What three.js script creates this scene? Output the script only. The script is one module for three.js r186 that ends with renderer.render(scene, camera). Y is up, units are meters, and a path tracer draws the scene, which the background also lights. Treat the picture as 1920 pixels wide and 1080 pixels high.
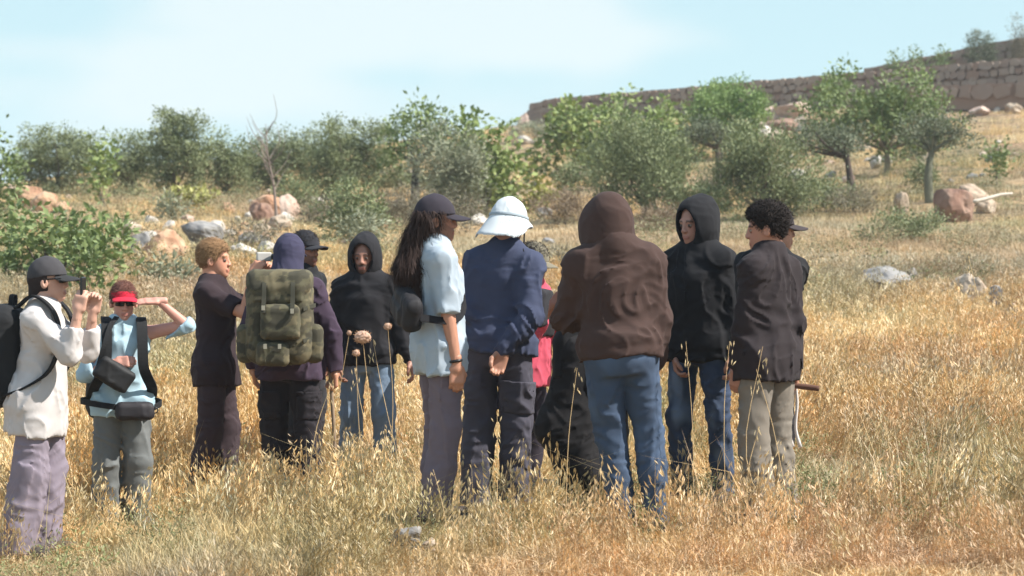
import * as THREE from 'three';
import { mergeGeometries } from 'three/addons/utils/BufferGeometryUtils.js';

// ---------- camera, sky, sun, exposure ----------
const scene = new THREE.Scene();
const FOCAL = 4100, HORIZON = 480, EYE = 1.5;              // pixels of the 1920 x 1080 photograph
const PITCH = -Math.atan((540 - HORIZON) / FOCAL);
const camera = new THREE.PerspectiveCamera(2 * Math.atan(540 / FOCAL) * 180 / Math.PI, 1920 / 1080, 0.5, 900);
camera.position.set(0, EYE, 0);
camera.rotation.set(PITCH, 0, 0);
camera.focus = 13;
camera.userData.fStop = 4;
const renderer = new THREE.WebGLRenderer({ antialias: true });
renderer.toneMapping = THREE.LinearToneMapping;
renderer.toneMappingExposure = 1.72;
renderer.shadowMap.enabled = true;

const SUN_TO = new THREE.Vector3(0.86, 0.95, 0.2).normalize();
const sun = new THREE.DirectionalLight(new THREE.Color(1, 0.95, 0.87), 5);
sun.position.copy(SUN_TO).multiplyScalar(120);
sun.castShadow = true;
sun.shadow.mapSize.set(4096, 4096);
Object.assign(sun.shadow.camera, { left: -60, right: 60, top: 60, bottom: -60, near: 1, far: 300 });
sun.target.position.set(0, 0, -40);
sun.position.add(sun.target.position);
sun.shadow.radius = 1.5;
scene.add(sun, sun.target);

// ---------- random numbers and noise ----------
function rngOf(seed) { let a = seed | 0; return () => { a = (a + 0x6d2b79f5) | 0; let t = Math.imul(a ^ (a >>> 15), 1 | a); t = (t + Math.imul(t ^ (t >>> 7), 61 | t)) ^ t; return ((t ^ (t >>> 14)) >>> 0) / 4294967296; }; }
const clamp = (x, a = 0, b = 1) => x < a ? a : x > b ? b : x;
const lerp = (a, b, t) => a + (b - a) * t;
const smooth = (a, b, x) => { const t = clamp((x - a) / (b - a)); return t * t * (3 - 2 * t); };
function hash3(x, y, z) { let h = Math.imul(x, 374761393) ^ Math.imul(y, 668265263) ^ Math.imul(z, 2147483647 ^ 0x2545f491); h = Math.imul(h ^ (h >>> 13), 1274126177); return ((h ^ (h >>> 16)) >>> 0) / 4294967296; }
function noise3(x, y, z) {                                  // 0..1
  const ix = Math.floor(x), iy = Math.floor(y), iz = Math.floor(z);
  let u = x - ix, v = y - iy, w = z - iz;
  u = u * u * (3 - 2 * u); v = v * v * (3 - 2 * v); w = w * w * (3 - 2 * w);
  const a = lerp(lerp(hash3(ix, iy, iz), hash3(ix + 1, iy, iz), u), lerp(hash3(ix, iy + 1, iz), hash3(ix + 1, iy + 1, iz), u), v);
  const b = lerp(lerp(hash3(ix, iy, iz + 1), hash3(ix + 1, iy, iz + 1), u), lerp(hash3(ix, iy + 1, iz + 1), hash3(ix + 1, iy + 1, iz + 1), u), v);
  return lerp(a, b, w);
}
function fbm(x, y, z, n = 4) { let s = 0, a = 0.5, t = 0; for (let i = 0; i < n; i++) { s += a * noise3(x, y, z); t += a; a *= 0.5; x = x * 2.03 + 17.1; y = y * 2.03 + 3.7; z = z * 2.03 + 9.2; } return s / t; }

// the sky: pale cyan haze low down, deeper blue overhead, thin soft clouds all round
{
  const W = 2048, H = 1024, data = new Float32Array(W * H * 4);
  for (let r = 0; r < H; r++) {
    const el = ((r + 0.5) / H - 0.5) * Math.PI, up = Math.max(0, Math.sin(el));
    const k = 1 - Math.exp(-Math.pow(up * 2.2, 1.5));
    for (let c = 0; c < W; c++) {
      const az = ((c + 0.5) / W - 0.5) * 2 * Math.PI;
      const x = Math.cos(az) * Math.cos(el), z = Math.sin(az) * Math.cos(el);
      let cr = lerp(0.4, 0.125, k), cg = lerp(0.55, 0.225, k), cb = lerp(0.585, 0.385, k);
      if (up > 0) {
        const n = fbm(x * 7 + 43.2, up * 26 + 5.1, z * 7 + 1.7, 5), m = fbm(x * 3 + 48, up * 9, z * 3, 3);
        const cl = smooth(0.46, 0.64, n * 0.65 + m * 0.42) * 0.6 * (1 - 0.5 * k);
        cr = lerp(cr, 0.57, cl); cg = lerp(cg, 0.6, cl); cb = lerp(cb, 0.6, cl);
      }
      const i = (r * W + c) * 4;
      data[i] = cr; data[i + 1] = cg; data[i + 2] = cb; data[i + 3] = 1;
    }
  }
  const t = new THREE.DataTexture(data, W, H, THREE.RGBAFormat, THREE.FloatType);
  t.mapping = THREE.EquirectangularReflectionMapping; t.magFilter = THREE.LinearFilter; t.needsUpdate = true;
  scene.background = t; scene.environment = t;
}

// ---------- naming ----------
const taken = new Map();
function numbered(name) { const n = taken.get(name) ?? 0; taken.set(name, n + 1); return n ? name + '_' + String(n).padStart(3, '0') : name; }
function tag(o, label, category, group, kind) {
  o.userData.label = label; if (category) o.userData.category = category; if (group) o.userData.group = group; if (kind) o.userData.kind = kind; return o;
}
function thing(name, label, category, pos, group) {
  const o = new THREE.Group(); o.name = numbered(name); if (pos) o.position.copy(pos); scene.add(o); return tag(o, label, category, group);
}
function part(name, geo, mat, parent) { const m = new THREE.Mesh(geo, mat); m.name = name; m.castShadow = m.receiveShadow = true; parent.add(m); return m; }
const V = (x, y, z) => new THREE.Vector3(x, y, z);
const hex = (h) => new THREE.Color(h);
function mat(color, o = {}) { return new THREE.MeshStandardMaterial({ color: hex(color), roughness: 0.95, ...o }); }
// the point of the place that lies `depth` metres out and shows at a pixel of the photograph
function at(px, py, depth) {
  const x = (px - 960) / FOCAL, y = (540 - py) / FOCAL, c = Math.cos(PITCH), s = Math.sin(PITCH);
  // ray (x, y, -1) turned by PITCH about x
  const ry = y * c + s, rz = y * s - c, t = depth / -rz;
  return V(x * t, EYE + ry * t, -depth);
}
// the distance at which the sight line through a pixel meets the ground
function reach(px, py, d0 = 9, d1 = 120) { for (let d = d0; d < d1; d += 0.1) { const p = at(px, py, d); if (p.y <= ground(p.x, p.z)) return d; } return d1; }
scene.fog = new THREE.FogExp2(new THREE.Color(0.86, 0.93, 1), 0.0007);
// ---------- where the people stand (needed by the ground): [key, px of the feet, py of the crown, depth, height incl. headgear] ----------
const STAND = {
  phone: [72, 468, 12.1, 1.70], visor: [228, 519, 13.2, 1.58], blond: [404, 447, 14.4, 1.78], pack: [548, 428, 14.1, 1.80], capman: [572, 418, 15.3, 1.78], beard: [688, 428, 14.9, 1.76],
  pony: [824, 352, 11.9, 1.84], hat: [928, 347, 12.4, 1.82], red: [990, 446, 14.6, 1.70], brown: [1182, 357, 11.6, 1.84], cloak: [1128, 470, 13.0, 1.62], tall: [1312, 338, 12.9, 1.84], curly: [1440, 357, 11.7, 1.79], behind: [1432, 384, 12.4, 1.80],
};
const FEET = {};
for (const k in STAND) { const [px, py, d, h] = STAND[k], p = at(px, py, d); p.y -= h; FEET[k] = p; }

// ---------- the ground ----------
const DS = [0, 8, 11.6, 13, 15, 20, 30, 40, 50, 65, 85, 110, 160, 400];
const TL = [-1.8, -1.74, -1.66, -1.62, -1.6, -1.25, -0.15, 0.55, 1.3, 1.9, 2.6, 2.6, 1.5, -6];
const TC = [-1.58, -1.52, -1.47, -1.48, -1.48, -1.2, -0.4, 0.35, 1.2, 2.5, 4.8, 5.4, 4, -6];
const TR = [-1.42, -1.4, -1.38, -1.36, -1.3, -1.05, -0.4, 0.6, 1.8, 3.5, 6.3, 8.0, 7, -6];
function curve(T, d) {
  if (d <= 0) return T[0];
  let i = 0; while (i < DS.length - 2 && d > DS[i + 1]) i++;
  const h = DS[i + 1] - DS[i], t = clamp((d - DS[i]) / h), sl = (j) => j <= 0 || j >= DS.length - 1 ? 0 : (T[j + 1] - T[j - 1]) / (DS[j + 1] - DS[j - 1]);
  const a = sl(i) * h, b = sl(i + 1) * h, t2 = t * t, t3 = t2 * t;
  return T[i] * (2 * t3 - 3 * t2 + 1) + a * (t3 - 2 * t2 + t) + T[i + 1] * (-2 * t3 + 3 * t2) + b * (t3 - t2);
}
function rough(x, z) {
  const d = -z, t = clamp(x / Math.max(d, 7) / 0.235, -1.6, 1.6), c = curve(TC, d);
  let y = EYE + (t < 0 ? lerp(c, curve(TL, d), -t) : lerp(c, curve(TR, d), t));
  y += (fbm(x * 0.5, 3, z * 0.5, 3) - 0.5) * 0.14 + (fbm(x * 0.13, 8, z * 0.13, 3) - 0.5) * 0.6 * smooth(20, 60, d);
  return y;
}
const FIX = Object.values(FEET).map((p) => ({ x: p.x, z: p.z, e: p.y - rough(p.x, p.z) }));
function ground(x, z) {
  let w = 0.02, e = 0;
  if (z < -7 && z > -20) for (const f of FIX) { const g = Math.exp(-((x - f.x) ** 2 + (z - f.z) ** 2) / 0.5); w += g; e += g * f.e; }
  return rough(x, z) + e / Math.max(w, 0.6);
}
{
  const zs = [12, 8, 5, 2, 0, -3, -6];
  for (let d = 8; d < 400;) { zs.push(-d); d += d < 22 ? 0.14 : d < 60 ? 0.32 : d < 110 ? 0.7 : 9; }
  zs.push(-400);
  const us = []; for (let i = -110; i <= 110; i++) us.push(Math.sign(i) * (Math.abs(i) <= 90 ? Math.abs(i) / 90 * 0.3 : 0.3 + (Math.abs(i) - 90) ** 2 / 400 * 0.9));
  const pos = [], col = [], uv = [], idx = [], C = new THREE.Color();
  for (const z of zs) for (const u of us) {
    const x = u * (14 + Math.max(0, -z)), y = ground(x, z);
    pos.push(x, y, z); uv.push(x, z);
    const a = fbm(x * 0.35, 1, z * 0.35, 4), b = fbm(x * 0.9 + 40, 2, z * 0.9, 3);
    C.setRGB(0.6, 0.43, 0.25);
    C.lerp(new THREE.Color().setRGB(0.58, 0.36, 0.23), smooth(0.52, 0.68, a));
    C.lerp(new THREE.Color().setRGB(0.48, 0.38, 0.24), smooth(0.5, 0.7, b) * 0.7);
    col.push(C.r, C.g, C.b);
  }
  const n = us.length;
  for (let j = 0; j < zs.length - 1; j++) for (let i = 0; i < n - 1; i++) { const a = j * n + i; idx.push(a, a + 1, a + n, a + 1, a + n + 1, a + n); }
  const g = new THREE.BufferGeometry();
  g.setAttribute('position', new THREE.Float32BufferAttribute(pos, 3)); g.setAttribute('color', new THREE.Float32BufferAttribute(col, 3)); g.setAttribute('uv', new THREE.Float32BufferAttribute(uv, 2));
  g.setIndex(idx); g.computeVertexNormals();
  const S = 1024, px = new Uint8Array(S * S * 4), bump = new Uint8Array(S * S * 4), r = rngOf(5);
  const wrapN = (u, v, f, s) => { const q = Math.PI * 2; return fbm(Math.cos(u * q) * f + s, Math.sin(u * q) * f + Math.cos(v * q) * f, Math.sin(v * q) * f + s, 4); };
  for (let j = 0; j < S; j++) for (let i = 0; i < S; i++) {
    const n1 = wrapN(i / S, j / S, 2.2, 3), n2 = wrapN(i / S, j / S, 9, 7), n3 = r(), k = (j * S + i) * 4;
    const l = 0.62 + (n1 - 0.5) * 0.45 + (n2 - 0.5) * 0.5 + (n3 - 0.5) * 0.24;
    px[k] = 255 * clamp(l * 1.22); px[k + 1] = 255 * clamp(l * 1.2); px[k + 2] = 255 * clamp(l * (1.16 + (n2 - 0.5) * 0.2)); px[k + 3] = 255;
    bump[k] = bump[k + 1] = bump[k + 2] = 255 * clamp(n2 * 0.7 + n3 * 0.3); bump[k + 3] = 255;
  }
  const tex = (d, srgb) => { const t = new THREE.DataTexture(d, S, S); t.wrapS = t.wrapT = THREE.RepeatWrapping; t.magFilter = THREE.LinearFilter; t.repeat.set(0.29, 0.29); if (srgb) t.colorSpace = THREE.SRGBColorSpace; t.needsUpdate = true; return t; };
  const m = new THREE.MeshStandardMaterial({ vertexColors: true, map: tex(px, true), bumpMap: tex(bump), bumpScale: 0.05, roughness: 1 });
  const o = new THREE.Mesh(g, m); o.name = 'ground'; o.receiveShadow = o.castShadow = true; scene.add(o);
  tag(o, 'dry stony hillside with reddish soil rising to the right', null, null, 'structure');
}
// ---------- solids from distance fields, meshed with surface nets ----------
function meshField(f, lo, hi, cell, slack = 0) {
  const nx = Math.ceil((hi[0] - lo[0]) / cell) + 2, ny = Math.ceil((hi[1] - lo[1]) / cell) + 2, nz = Math.ceil((hi[2] - lo[2]) / cell) + 2, B = 6;
  const val = new Float32Array(nx * ny * nz), far = cell * B * 0.9 * 1.7 + slack, sx = 1, sy = nx, sz = nx * ny;
  for (let bz = 0; bz < nz; bz += B) for (let by = 0; by < ny; by += B) for (let bx = 0; bx < nx; bx += B) {
    const h = (B - 1) / 2, d = f(lo[0] + (bx + h) * cell, lo[1] + (by + h) * cell, lo[2] + (bz + h) * cell), skip = Math.abs(d) > far;
    const ex = Math.min(nx, bx + B), ey = Math.min(ny, by + B), ez = Math.min(nz, bz + B);
    for (let z = bz; z < ez; z++) for (let y = by; y < ey; y++) for (let x = bx; x < ex; x++) val[x + y * sy + z * sz] = skip ? d : f(lo[0] + x * cell, lo[1] + y * cell, lo[2] + z * cell);
  }
  const id = new Int32Array(nx * ny * nz).fill(-1), pos = [], idx = [];
  const E = [[0, 1], [2, 3], [4, 5], [6, 7], [0, 2], [1, 3], [4, 6], [5, 7], [0, 4], [1, 5], [2, 6], [3, 7]], v = new Float64Array(8);
  for (let z = 0; z < nz - 1; z++) for (let y = 0; y < ny - 1; y++) for (let x = 0; x < nx - 1; x++) {
    const o = x + y * sy + z * sz; let m = 0;
    for (let k = 0; k < 8; k++) { v[k] = val[o + (k & 1) + ((k >> 1) & 1) * sy + (k >> 2) * sz]; if (v[k] < 0) m |= 1 << k; }
    if (m === 0 || m === 255) continue;
    let cx = 0, cy = 0, cz = 0, n = 0;
    for (const [a, b] of E) {
      if (((m >> a) & 1) === ((m >> b) & 1)) continue;
      const t = v[a] / (v[a] - v[b]);
      cx += lerp(a & 1, b & 1, t); cy += lerp((a >> 1) & 1, (b >> 1) & 1, t); cz += lerp(a >> 2, b >> 2, t); n++;
    }
    id[o] = pos.length / 3; pos.push(lo[0] + (x + cx / n) * cell, lo[1] + (y + cy / n) * cell, lo[2] + (z + cz / n) * cell);
  }
  const quad = (a, b, c, d, flip) => { if (a < 0 || b < 0 || c < 0 || d < 0) return; if (flip) idx.push(a, c, b, b, c, d); else idx.push(a, b, c, b, d, c); };
  for (let z = 1; z < nz - 1; z++) for (let y = 1; y < ny - 1; y++) for (let x = 1; x < nx - 1; x++) {
    const o = x + y * sy + z * sz, s = val[o] < 0;
    if (s !== val[o + sx] < 0) quad(id[o - sy - sz], id[o - sz], id[o - sy], id[o], !s);
    if (s !== val[o + sy] < 0) quad(id[o - sx - sz], id[o - sx], id[o - sz], id[o], !s);
    if (s !== val[o + sz] < 0) quad(id[o - sx - sy], id[o - sy], id[o - sx], id[o], !s);
  }
  const g = new THREE.BufferGeometry();
  g.setAttribute('position', new THREE.Float32BufferAttribute(pos, 3)); g.setIndex(idx); g.computeVertexNormals();
  return g;
}
function colorize(g, fn) {
  const p = g.attributes.position, c = new Float32Array(p.count * 3), C = new THREE.Color();
  for (let i = 0; i < p.count; i++) { fn(p.getX(i), p.getY(i), p.getZ(i), C); c[i * 3] = C.r; c[i * 3 + 1] = C.g; c[i * 3 + 2] = C.b; }
  g.setAttribute('color', new THREE.BufferAttribute(c, 3)); return g;
}
const smin = (a, b, k) => { const h = Math.max(k - Math.abs(a - b), 0) / k; return Math.min(a, b) - h * h * k * 0.25; };
const smax = (a, b, k) => -smin(-a, -b, k);
function rc(x, y, z, a, b, r1, r2) {                       // tapered capsule
  const bx = b.x - a.x, by = b.y - a.y, bz = b.z - a.z, px = x - a.x, py = y - a.y, pz = z - a.z;
  const h = clamp((px * bx + py * by + pz * bz) / (bx * bx + by * by + bz * bz));
  return Math.hypot(px - bx * h, py - by * h, pz - bz * h) - (r1 + (r2 - r1) * h);
}
const ell = (x, y, z, cx, cy, cz, rx, ry, rz) => { const a = (x - cx) / rx, b = (y - cy) / ry, c = (z - cz) / rz, k = Math.hypot(a, b, c), g = Math.hypot(a / rx, b / ry, c / rz); return g < 1e-9 ? -Math.min(rx, ry, rz) : k * (k - 1) / g; };
const rbox = (x, y, z, cx, cy, cz, hx, hy, hz, r) => { const a = Math.abs(x - cx) - hx + r, b = Math.abs(y - cy) - hy + r, c = Math.abs(z - cz) - hz + r; return Math.hypot(Math.max(a, 0), Math.max(b, 0), Math.max(c, 0)) + Math.min(Math.max(a, b, c), 0) - r; };
// a flat band that follows points, its width along `side`
function ribbon(points, side, w, t) {
  const c = new THREE.CatmullRomCurve3(points), n = points.length * 6, pos = [], idx = [];
  for (let i = 0; i <= n; i++) {
    const p = c.getPoint(i / n), d = c.getTangent(i / n), s = side.clone().addScaledVector(d, -side.dot(d)).normalize(), q = d.clone().cross(s);
    for (const [a, b] of [[-1, -1], [1, -1], [1, 1], [-1, 1]]) pos.push(p.x + s.x * a * w / 2 + q.x * b * t / 2, p.y + s.y * a * w / 2 + q.y * b * t / 2, p.z + s.z * a * w / 2 + q.z * b * t / 2);
    if (i < n) for (let k = 0; k < 4; k++) { const a = i * 4 + k, b = i * 4 + (k + 1) % 4; idx.push(a, b, a + 4, b, b + 4, a + 4); }
  }
  idx.push(0, 2, 1, 0, 3, 2); const e = n * 4; idx.push(e, e + 1, e + 2, e, e + 2, e + 3);
  let g = new THREE.BufferGeometry(); g.setAttribute('position', new THREE.Float32BufferAttribute(pos, 3)); g.setIndex(idx);
  g = g.toNonIndexed(); g.computeVertexNormals(); return g;
}
function tubeAlong(points, radii, sides = 6) {              // tapered tube with closed ends
  const c = new THREE.CatmullRomCurve3(points), n = Math.max(2, (points.length - 1) * 4), pos = [], idx = [];
  let u = V(0.31, 0.13, 0.94).normalize();
  for (let i = 0; i <= n; i++) {
    const p = c.getPoint(i / n), d = c.getTangent(i / n); u.addScaledVector(d, -u.dot(d)).normalize();
    const w = d.clone().cross(u), f = i / n * (radii.length - 1), k = Math.min(radii.length - 2, Math.floor(f)), r = lerp(radii[k], radii[k + 1], f - k);
    for (let j = 0; j < sides; j++) { const a = j / sides * Math.PI * 2; pos.push(p.x + (u.x * Math.cos(a) + w.x * Math.sin(a)) * r, p.y + (u.y * Math.cos(a) + w.y * Math.sin(a)) * r, p.z + (u.z * Math.cos(a) + w.z * Math.sin(a)) * r); }
    if (i < n) for (let j = 0; j < sides; j++) { const a = i * sides + j, b = i * sides + (j + 1) % sides; idx.push(a, b, a + sides, b, b + sides, a + sides); }
  }
  for (let j = 1; j < sides - 1; j++) { idx.push(0, j + 1, j); const e = n * sides; idx.push(e, e + j, e + j + 1); }
  const g = new THREE.BufferGeometry(); g.setAttribute('position', new THREE.Float32BufferAttribute(pos, 3)); g.setIndex(idx); g.computeVertexNormals(); return g;
}
// ---------- people: one continuous skin mesh each, clothing and hair as its children ----------
const PROFILE = [[-0.16, 0.128, 0.098, -0.005], [-0.06, 0.158, 0.114, -0.012], [0.02, 0.158, 0.114, -0.01], [0.13, 0.142, 0.102, 0.004], [0.24, 0.15, 0.108, 0.008], [0.35, 0.158, 0.112, 0.004], [0.43, 0.135, 0.092, -0.006], [0.5, 0.085, 0.072, -0.012], [0.56, 0.06, 0.06, -0.01], [0.62, 0.055, 0.055, 0]];
function profile(u, out) {
  let i = 0; while (i < PROFILE.length - 2 && u > PROFILE[i + 1][0]) i++;
  const A = PROFILE[i], B = PROFILE[i + 1], t = smooth(A[0], B[0], u);
  for (let k = 1; k < 4; k++) out[k - 1] = lerp(A[k], B[k], t);
  return out;
}
function creases(x, y, z, seed, ripple = 0.4) {                           // 0..1, long sharp cloth folds over broad soft ones
  const w = noise3(x * 4 + seed, y * 4, z * 4), v = noise3(x * 6, y * 6 + seed, z * 6), a = (w - 0.5) * 5;
  const n = noise3(x * 15 + a + seed, y * 5 - a * 0.6, z * 15 + a), m = noise3(x * 9 + seed * 2, y * 30 + a * 2.4, z * 9);
  const r = 1 - Math.abs(2 * n - 1), q = 1 - Math.abs(2 * m - 1);
  return r * r * r * 0.55 * (0.4 + v) + q * q * q * ripple * (1.3 - v) + w * 0.25 + (0.4 - ripple) * 0.4;
}
const tmp3 = [0, 0, 0];
let personSeed = 1;
function person(key, o) {
  const seed = (personSeed += 7.31), s = o.height / 1.75, base = FEET[key].clone();
  base.y = ground(base.x, base.z) + (o.raise ?? 0);
  const g = thing('person', o.label, 'person', base); g.rotation.y = o.yaw * Math.PI / 180;
  const yaw = o.yaw * Math.PI / 180, cy = Math.cos(yaw), sy = Math.sin(yaw), fat = (o.fat ?? 1) * 0.93;
  const W = (a) => V(a[0] * cy - a[2] * sy, a[1], a[0] * sy + a[2] * cy);     // picture axes -> own axes
  const P = V(o.hip?.[0] ?? 0, 0.95 - (o.drop ?? 0), o.hip?.[1] ?? 0).multiplyScalar(s);
  const U = W(o.lean ?? [0, 1, 0]).normalize(), tw = (o.twist ?? 0) * Math.PI / 180;
  const L = V(Math.cos(tw), 0, -Math.sin(tw)); L.addScaledVector(U, -L.dot(U)).normalize();
  const F = L.clone().cross(U);
  const tp = (l, u, f) => P.clone().addScaledVector(L, l * s).addScaledVector(U, u * s).addScaledVector(F, f * s);
  const tframe = (x, y, z, q) => { x -= P.x; y -= P.y; z -= P.z; q[0] = (x * L.x + y * L.y + z * L.z) / s; q[1] = (x * U.x + y * U.y + z * U.z) / s; q[2] = (x * F.x + y * F.y + z * F.z) / s; };
  const q = [0, 0, 0];
  const torso = (x, y, z, off, lo, hi, flare = 0) => {
    tframe(x, y, z, q); const u = clamp(q[1], -0.16, 0.62); profile(u, tmp3);
    const e = off + flare * clamp((0.25 - u) / 0.4), a = tmp3[0] * fat + e, b = tmp3[1] * (fat * 1.15 - 0.15) + e * 0.9, l = q[0] / a, f = (q[2] - tmp3[2]) / b, k = Math.hypot(l, f), gr = Math.hypot(l / a, f / b);
    const d = gr < 1e-6 ? -b : k * (k - 1) / gr;
    return smax(d, Math.max(lo - q[1], q[1] - hi), 0.02) * s;
  };
  // skeleton
  const sh = { L: tp(0.152 * Math.sqrt(fat), 0.428, -0.012), R: tp(-0.152 * Math.sqrt(fat), 0.428, -0.012) }, nb = tp(0, 0.5, -0.012), arm = {};
  for (const k of ['L', 'R']) {
    const a = o['arm' + k] ?? {}, side = k === 'L' ? 1 : -1;
    const ud = a.upper ? W(a.upper).normalize() : V(side * 0.13, -1, -0.05).normalize(), fd = a.fore ? W(a.fore).normalize() : V(side * 0.03, -1, 0.22).normalize();
    const el = sh[k].clone().addScaledVector(ud, 0.295 * s), wr = el.clone().addScaledVector(fd, 0.25 * s);
    const hd = a.hand ? W(a.hand).normalize() : fd.clone(); let pn = a.palm ? W(a.palm) : V(-side, 0, 0.15); pn.addScaledVector(hd, -pn.dot(hd)).normalize();
    arm[k] = { el, wr, ud, fd, hd, pn, curl: a.curl ?? 0.5, side };
  }
  const leg = {};
  for (const k of ['L', 'R']) {
    const side = k === 'L' ? 1 : -1, ft = o['foot' + k] ?? [side * 0.1, 0];
    const hp = P.clone().addScaledVector(L, side * 0.088 * s).add(V(0, -0.03 * s, 0)), an = V(ft[0] * s, (0.085 + (ft[2] ?? 0)) * s, (ft[1] - 0.03) * s);
    const kn = hp.clone().lerp(an, 0.49).add(V(side * 0.012 * s, 0, (o.knee ?? 0.03) * s));
    leg[k] = { hp, kn, an, toe: an.clone().add(V(side * 0.045 * s, -0.05 * s, 0.165 * s)), heel: an.clone().add(V(0, -0.045 * s, -0.035 * s)) };
  }
  // head frame
  const hy = ((o.headYaw ?? o.yaw) - o.yaw) * Math.PI / 180, hq = new THREE.Quaternion().setFromEuler(new THREE.Euler((o.headPitch ?? 0) * Math.PI / 180, hy, (o.headRoll ?? 0) * Math.PI / 180, 'YXZ'));
  const upH = U.clone().lerp(V(0, 1, 0), 0.4).normalize(), hs = 0.5 + 0.5 * s;
  const hc = nb.clone().addScaledVector(upH, 0.145 * s).add(V(0, 0, 0.022 * s).applyQuaternion(hq)); if (o.headShift) hc.add(W(o.headShift));
  const headM = new THREE.Matrix4().compose(hc, hq, V(hs, hs, hs)), headInv = headM.clone().invert();
  // skin
  const neckTop = hc.clone().addScaledVector(upH, -0.03 * s);
  const bodyField = (x, y, z) => {
    let d = torso(x, y, z, -0.012, -0.13, 0.6);
    d = smin(d, rc(x, y, z, nb, neckTop, 0.058 * s, 0.05 * s), 0.04);
    for (const k of ['L', 'R']) {
      const a = arm[k], l = leg[k];
      d = smin(d, rc(x, y, z, nb, sh[k], 0.05 * s, 0.05 * s), 0.05);
      d = smin(d, Math.min(rc(x, y, z, sh[k], a.el, 0.05 * s, 0.038 * s), rc(x, y, z, a.el, a.wr, 0.039 * s, 0.027 * s)), 0.03);
      d = smin(d, Math.min(rc(x, y, z, l.hp, l.kn, 0.078 * s, 0.052 * s), rc(x, y, z, l.kn, l.an, 0.052 * s, 0.037 * s)), 0.03);
      d = smin(d, rc(x, y, z, l.heel, l.toe, 0.035 * s, 0.028 * s), 0.02);
    }
    return d;
  };
  const all = [P, nb, hc, sh.L, sh.R, arm.L.el, arm.L.wr, arm.R.el, arm.R.wr, leg.L.kn, leg.L.an, leg.L.toe, leg.R.kn, leg.R.an, leg.R.toe];
  const box = (pts, m) => { const b = new THREE.Box3().setFromPoints(pts).expandByScalar(m); return [b.min.toArray(), b.max.toArray()]; };
  const [blo, bhi] = box(all, 0.19);
  const headField = (x, y, z) => {
    let d = ell(x, y, z, 0, 0.03, -0.014, 0.074, 0.093, 0.094);
    d = smin(d, ell(x, y, z, 0, -0.048, 0.026, 0.055, 0.07, 0.062), 0.035);
    d = smin(d, rc(x, y, z, V0(0, -0.097, 0.062), V0(0, -0.1, 0.058), 0.021, 0.021), 0.025);
    d = smin(d, rc(x, y, z, V0(-0.034, 0.02, 0.073), V0(0.034, 0.02, 0.073), 0.013, 0.013), 0.018);
    d = smin(d, rc(x, y, z, V0(0, 0.008, 0.085), V0(0, -0.032, 0.098), 0.007, 0.0115), 0.012);
    d = smin(d, rc(x, y, z, V0(-0.013, -0.036, 0.094), V0(0.013, -0.036, 0.094), 0.008, 0.008), 0.008);
    const ax = Math.abs(x);
    d = smax(d, -(Math.hypot(ax - 0.031, y + 0.002, z - 0.099) - 0.015), 0.012);
    d = Math.min(d, Math.hypot(ax - 0.031, y + 0.003, z - 0.073) - 0.0125);
    d = smin(d, rc(x, y, z, V0(-0.02, -0.066, 0.084), V0(0.02, -0.066, 0.084), 0.0055, 0.0055), 0.006);
    d = smin(d, rc(x, y, z, V0(-0.015, -0.077, 0.084), V0(0.015, -0.077, 0.084), 0.006, 0.006), 0.006);
    d = smin(d, Math.max(ell(ax, y, z + (ax - 0.07) * 0.5, 0.079, -0.012, -0.004, 0.012, 0.032, 0.02), -ell(ax, y, z, 0.089, -0.012, 0.0, 0.007, 0.02, 0.011)), 0.006);
    d = smin(d, rc(x, y, z, V0(0, -0.05, -0.03), V0(0, -0.16, -0.045), 0.052, 0.054), 0.03);
    return d;
  };
  const skin = hex(o.skin ?? '#bd8a70'), dark = hex(o.beardColor ?? o.browColor ?? '#2a1d18'), lip = skin.clone().lerp(hex('#8c3f3c'), 0.45), C1 = new THREE.Color();
  const skinAt = (x, y, z, C) => {
    const n = noise3(x * 60, y * 60, z * 60) - 0.5; C.copy(skin).multiplyScalar(1 + n * 0.1);
    const v = V(x, y, z).applyMatrix4(headInv); if (v.length() > 0.2) return;
    const ax = Math.abs(v.x);
    if (v.z > 0.04) C.lerp(C1.copy(skin).lerp(hex('#b05a48'), 0.5), 0.35 * Math.exp(-((ax - 0.042) ** 2 + (v.y + 0.03) ** 2) / 0.0006));
    if (Math.hypot(ax - 0.031, v.y + 0.003, v.z - 0.073) < 0.0145 && v.z > 0.07) C.set(Math.abs(v.y + 0.003) > 0.0062 ? '#7a5548' : ax > 0.025 && ax < 0.037 ? '#20150f' : '#8d7d72');  // eyes toned dark: the shade of the sockets is put into the colour
    if (v.z > 0.06 && Math.abs(v.y - 0.021 + (ax - 0.03) * (ax - 0.03) * 6) < 0.0055 && ax > 0.013 && ax < 0.05) C.lerp(dark, 0.8);
    if (v.z > 0.07 && ax < 0.024 && v.y < -0.06 && v.y > -0.083) C.copy(lip);
    if (o.beard) {
      const zone = v.y < -0.045 - smooth(0.03, 0.075, ax) * -0.035 && v.z > -0.03 && v.y > -0.135 && !(ax < 0.022 && v.y > -0.083 && v.y < -0.062 && v.z > 0.06);
      if (zone) C.lerp(dark, o.beard * (0.75 + 0.25 * noise3(v.x * 300, v.y * 300, v.z * 300)));
    }
  };
  const geos = [meshField(bodyField, blo, bhi, 0.017, 0.01)];
  geos.push(meshField(headField, [-0.11, -0.17, -0.13], [0.11, 0.14, 0.13], o.far ? 0.007 : 0.0052).applyMatrix4(headM));
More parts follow.
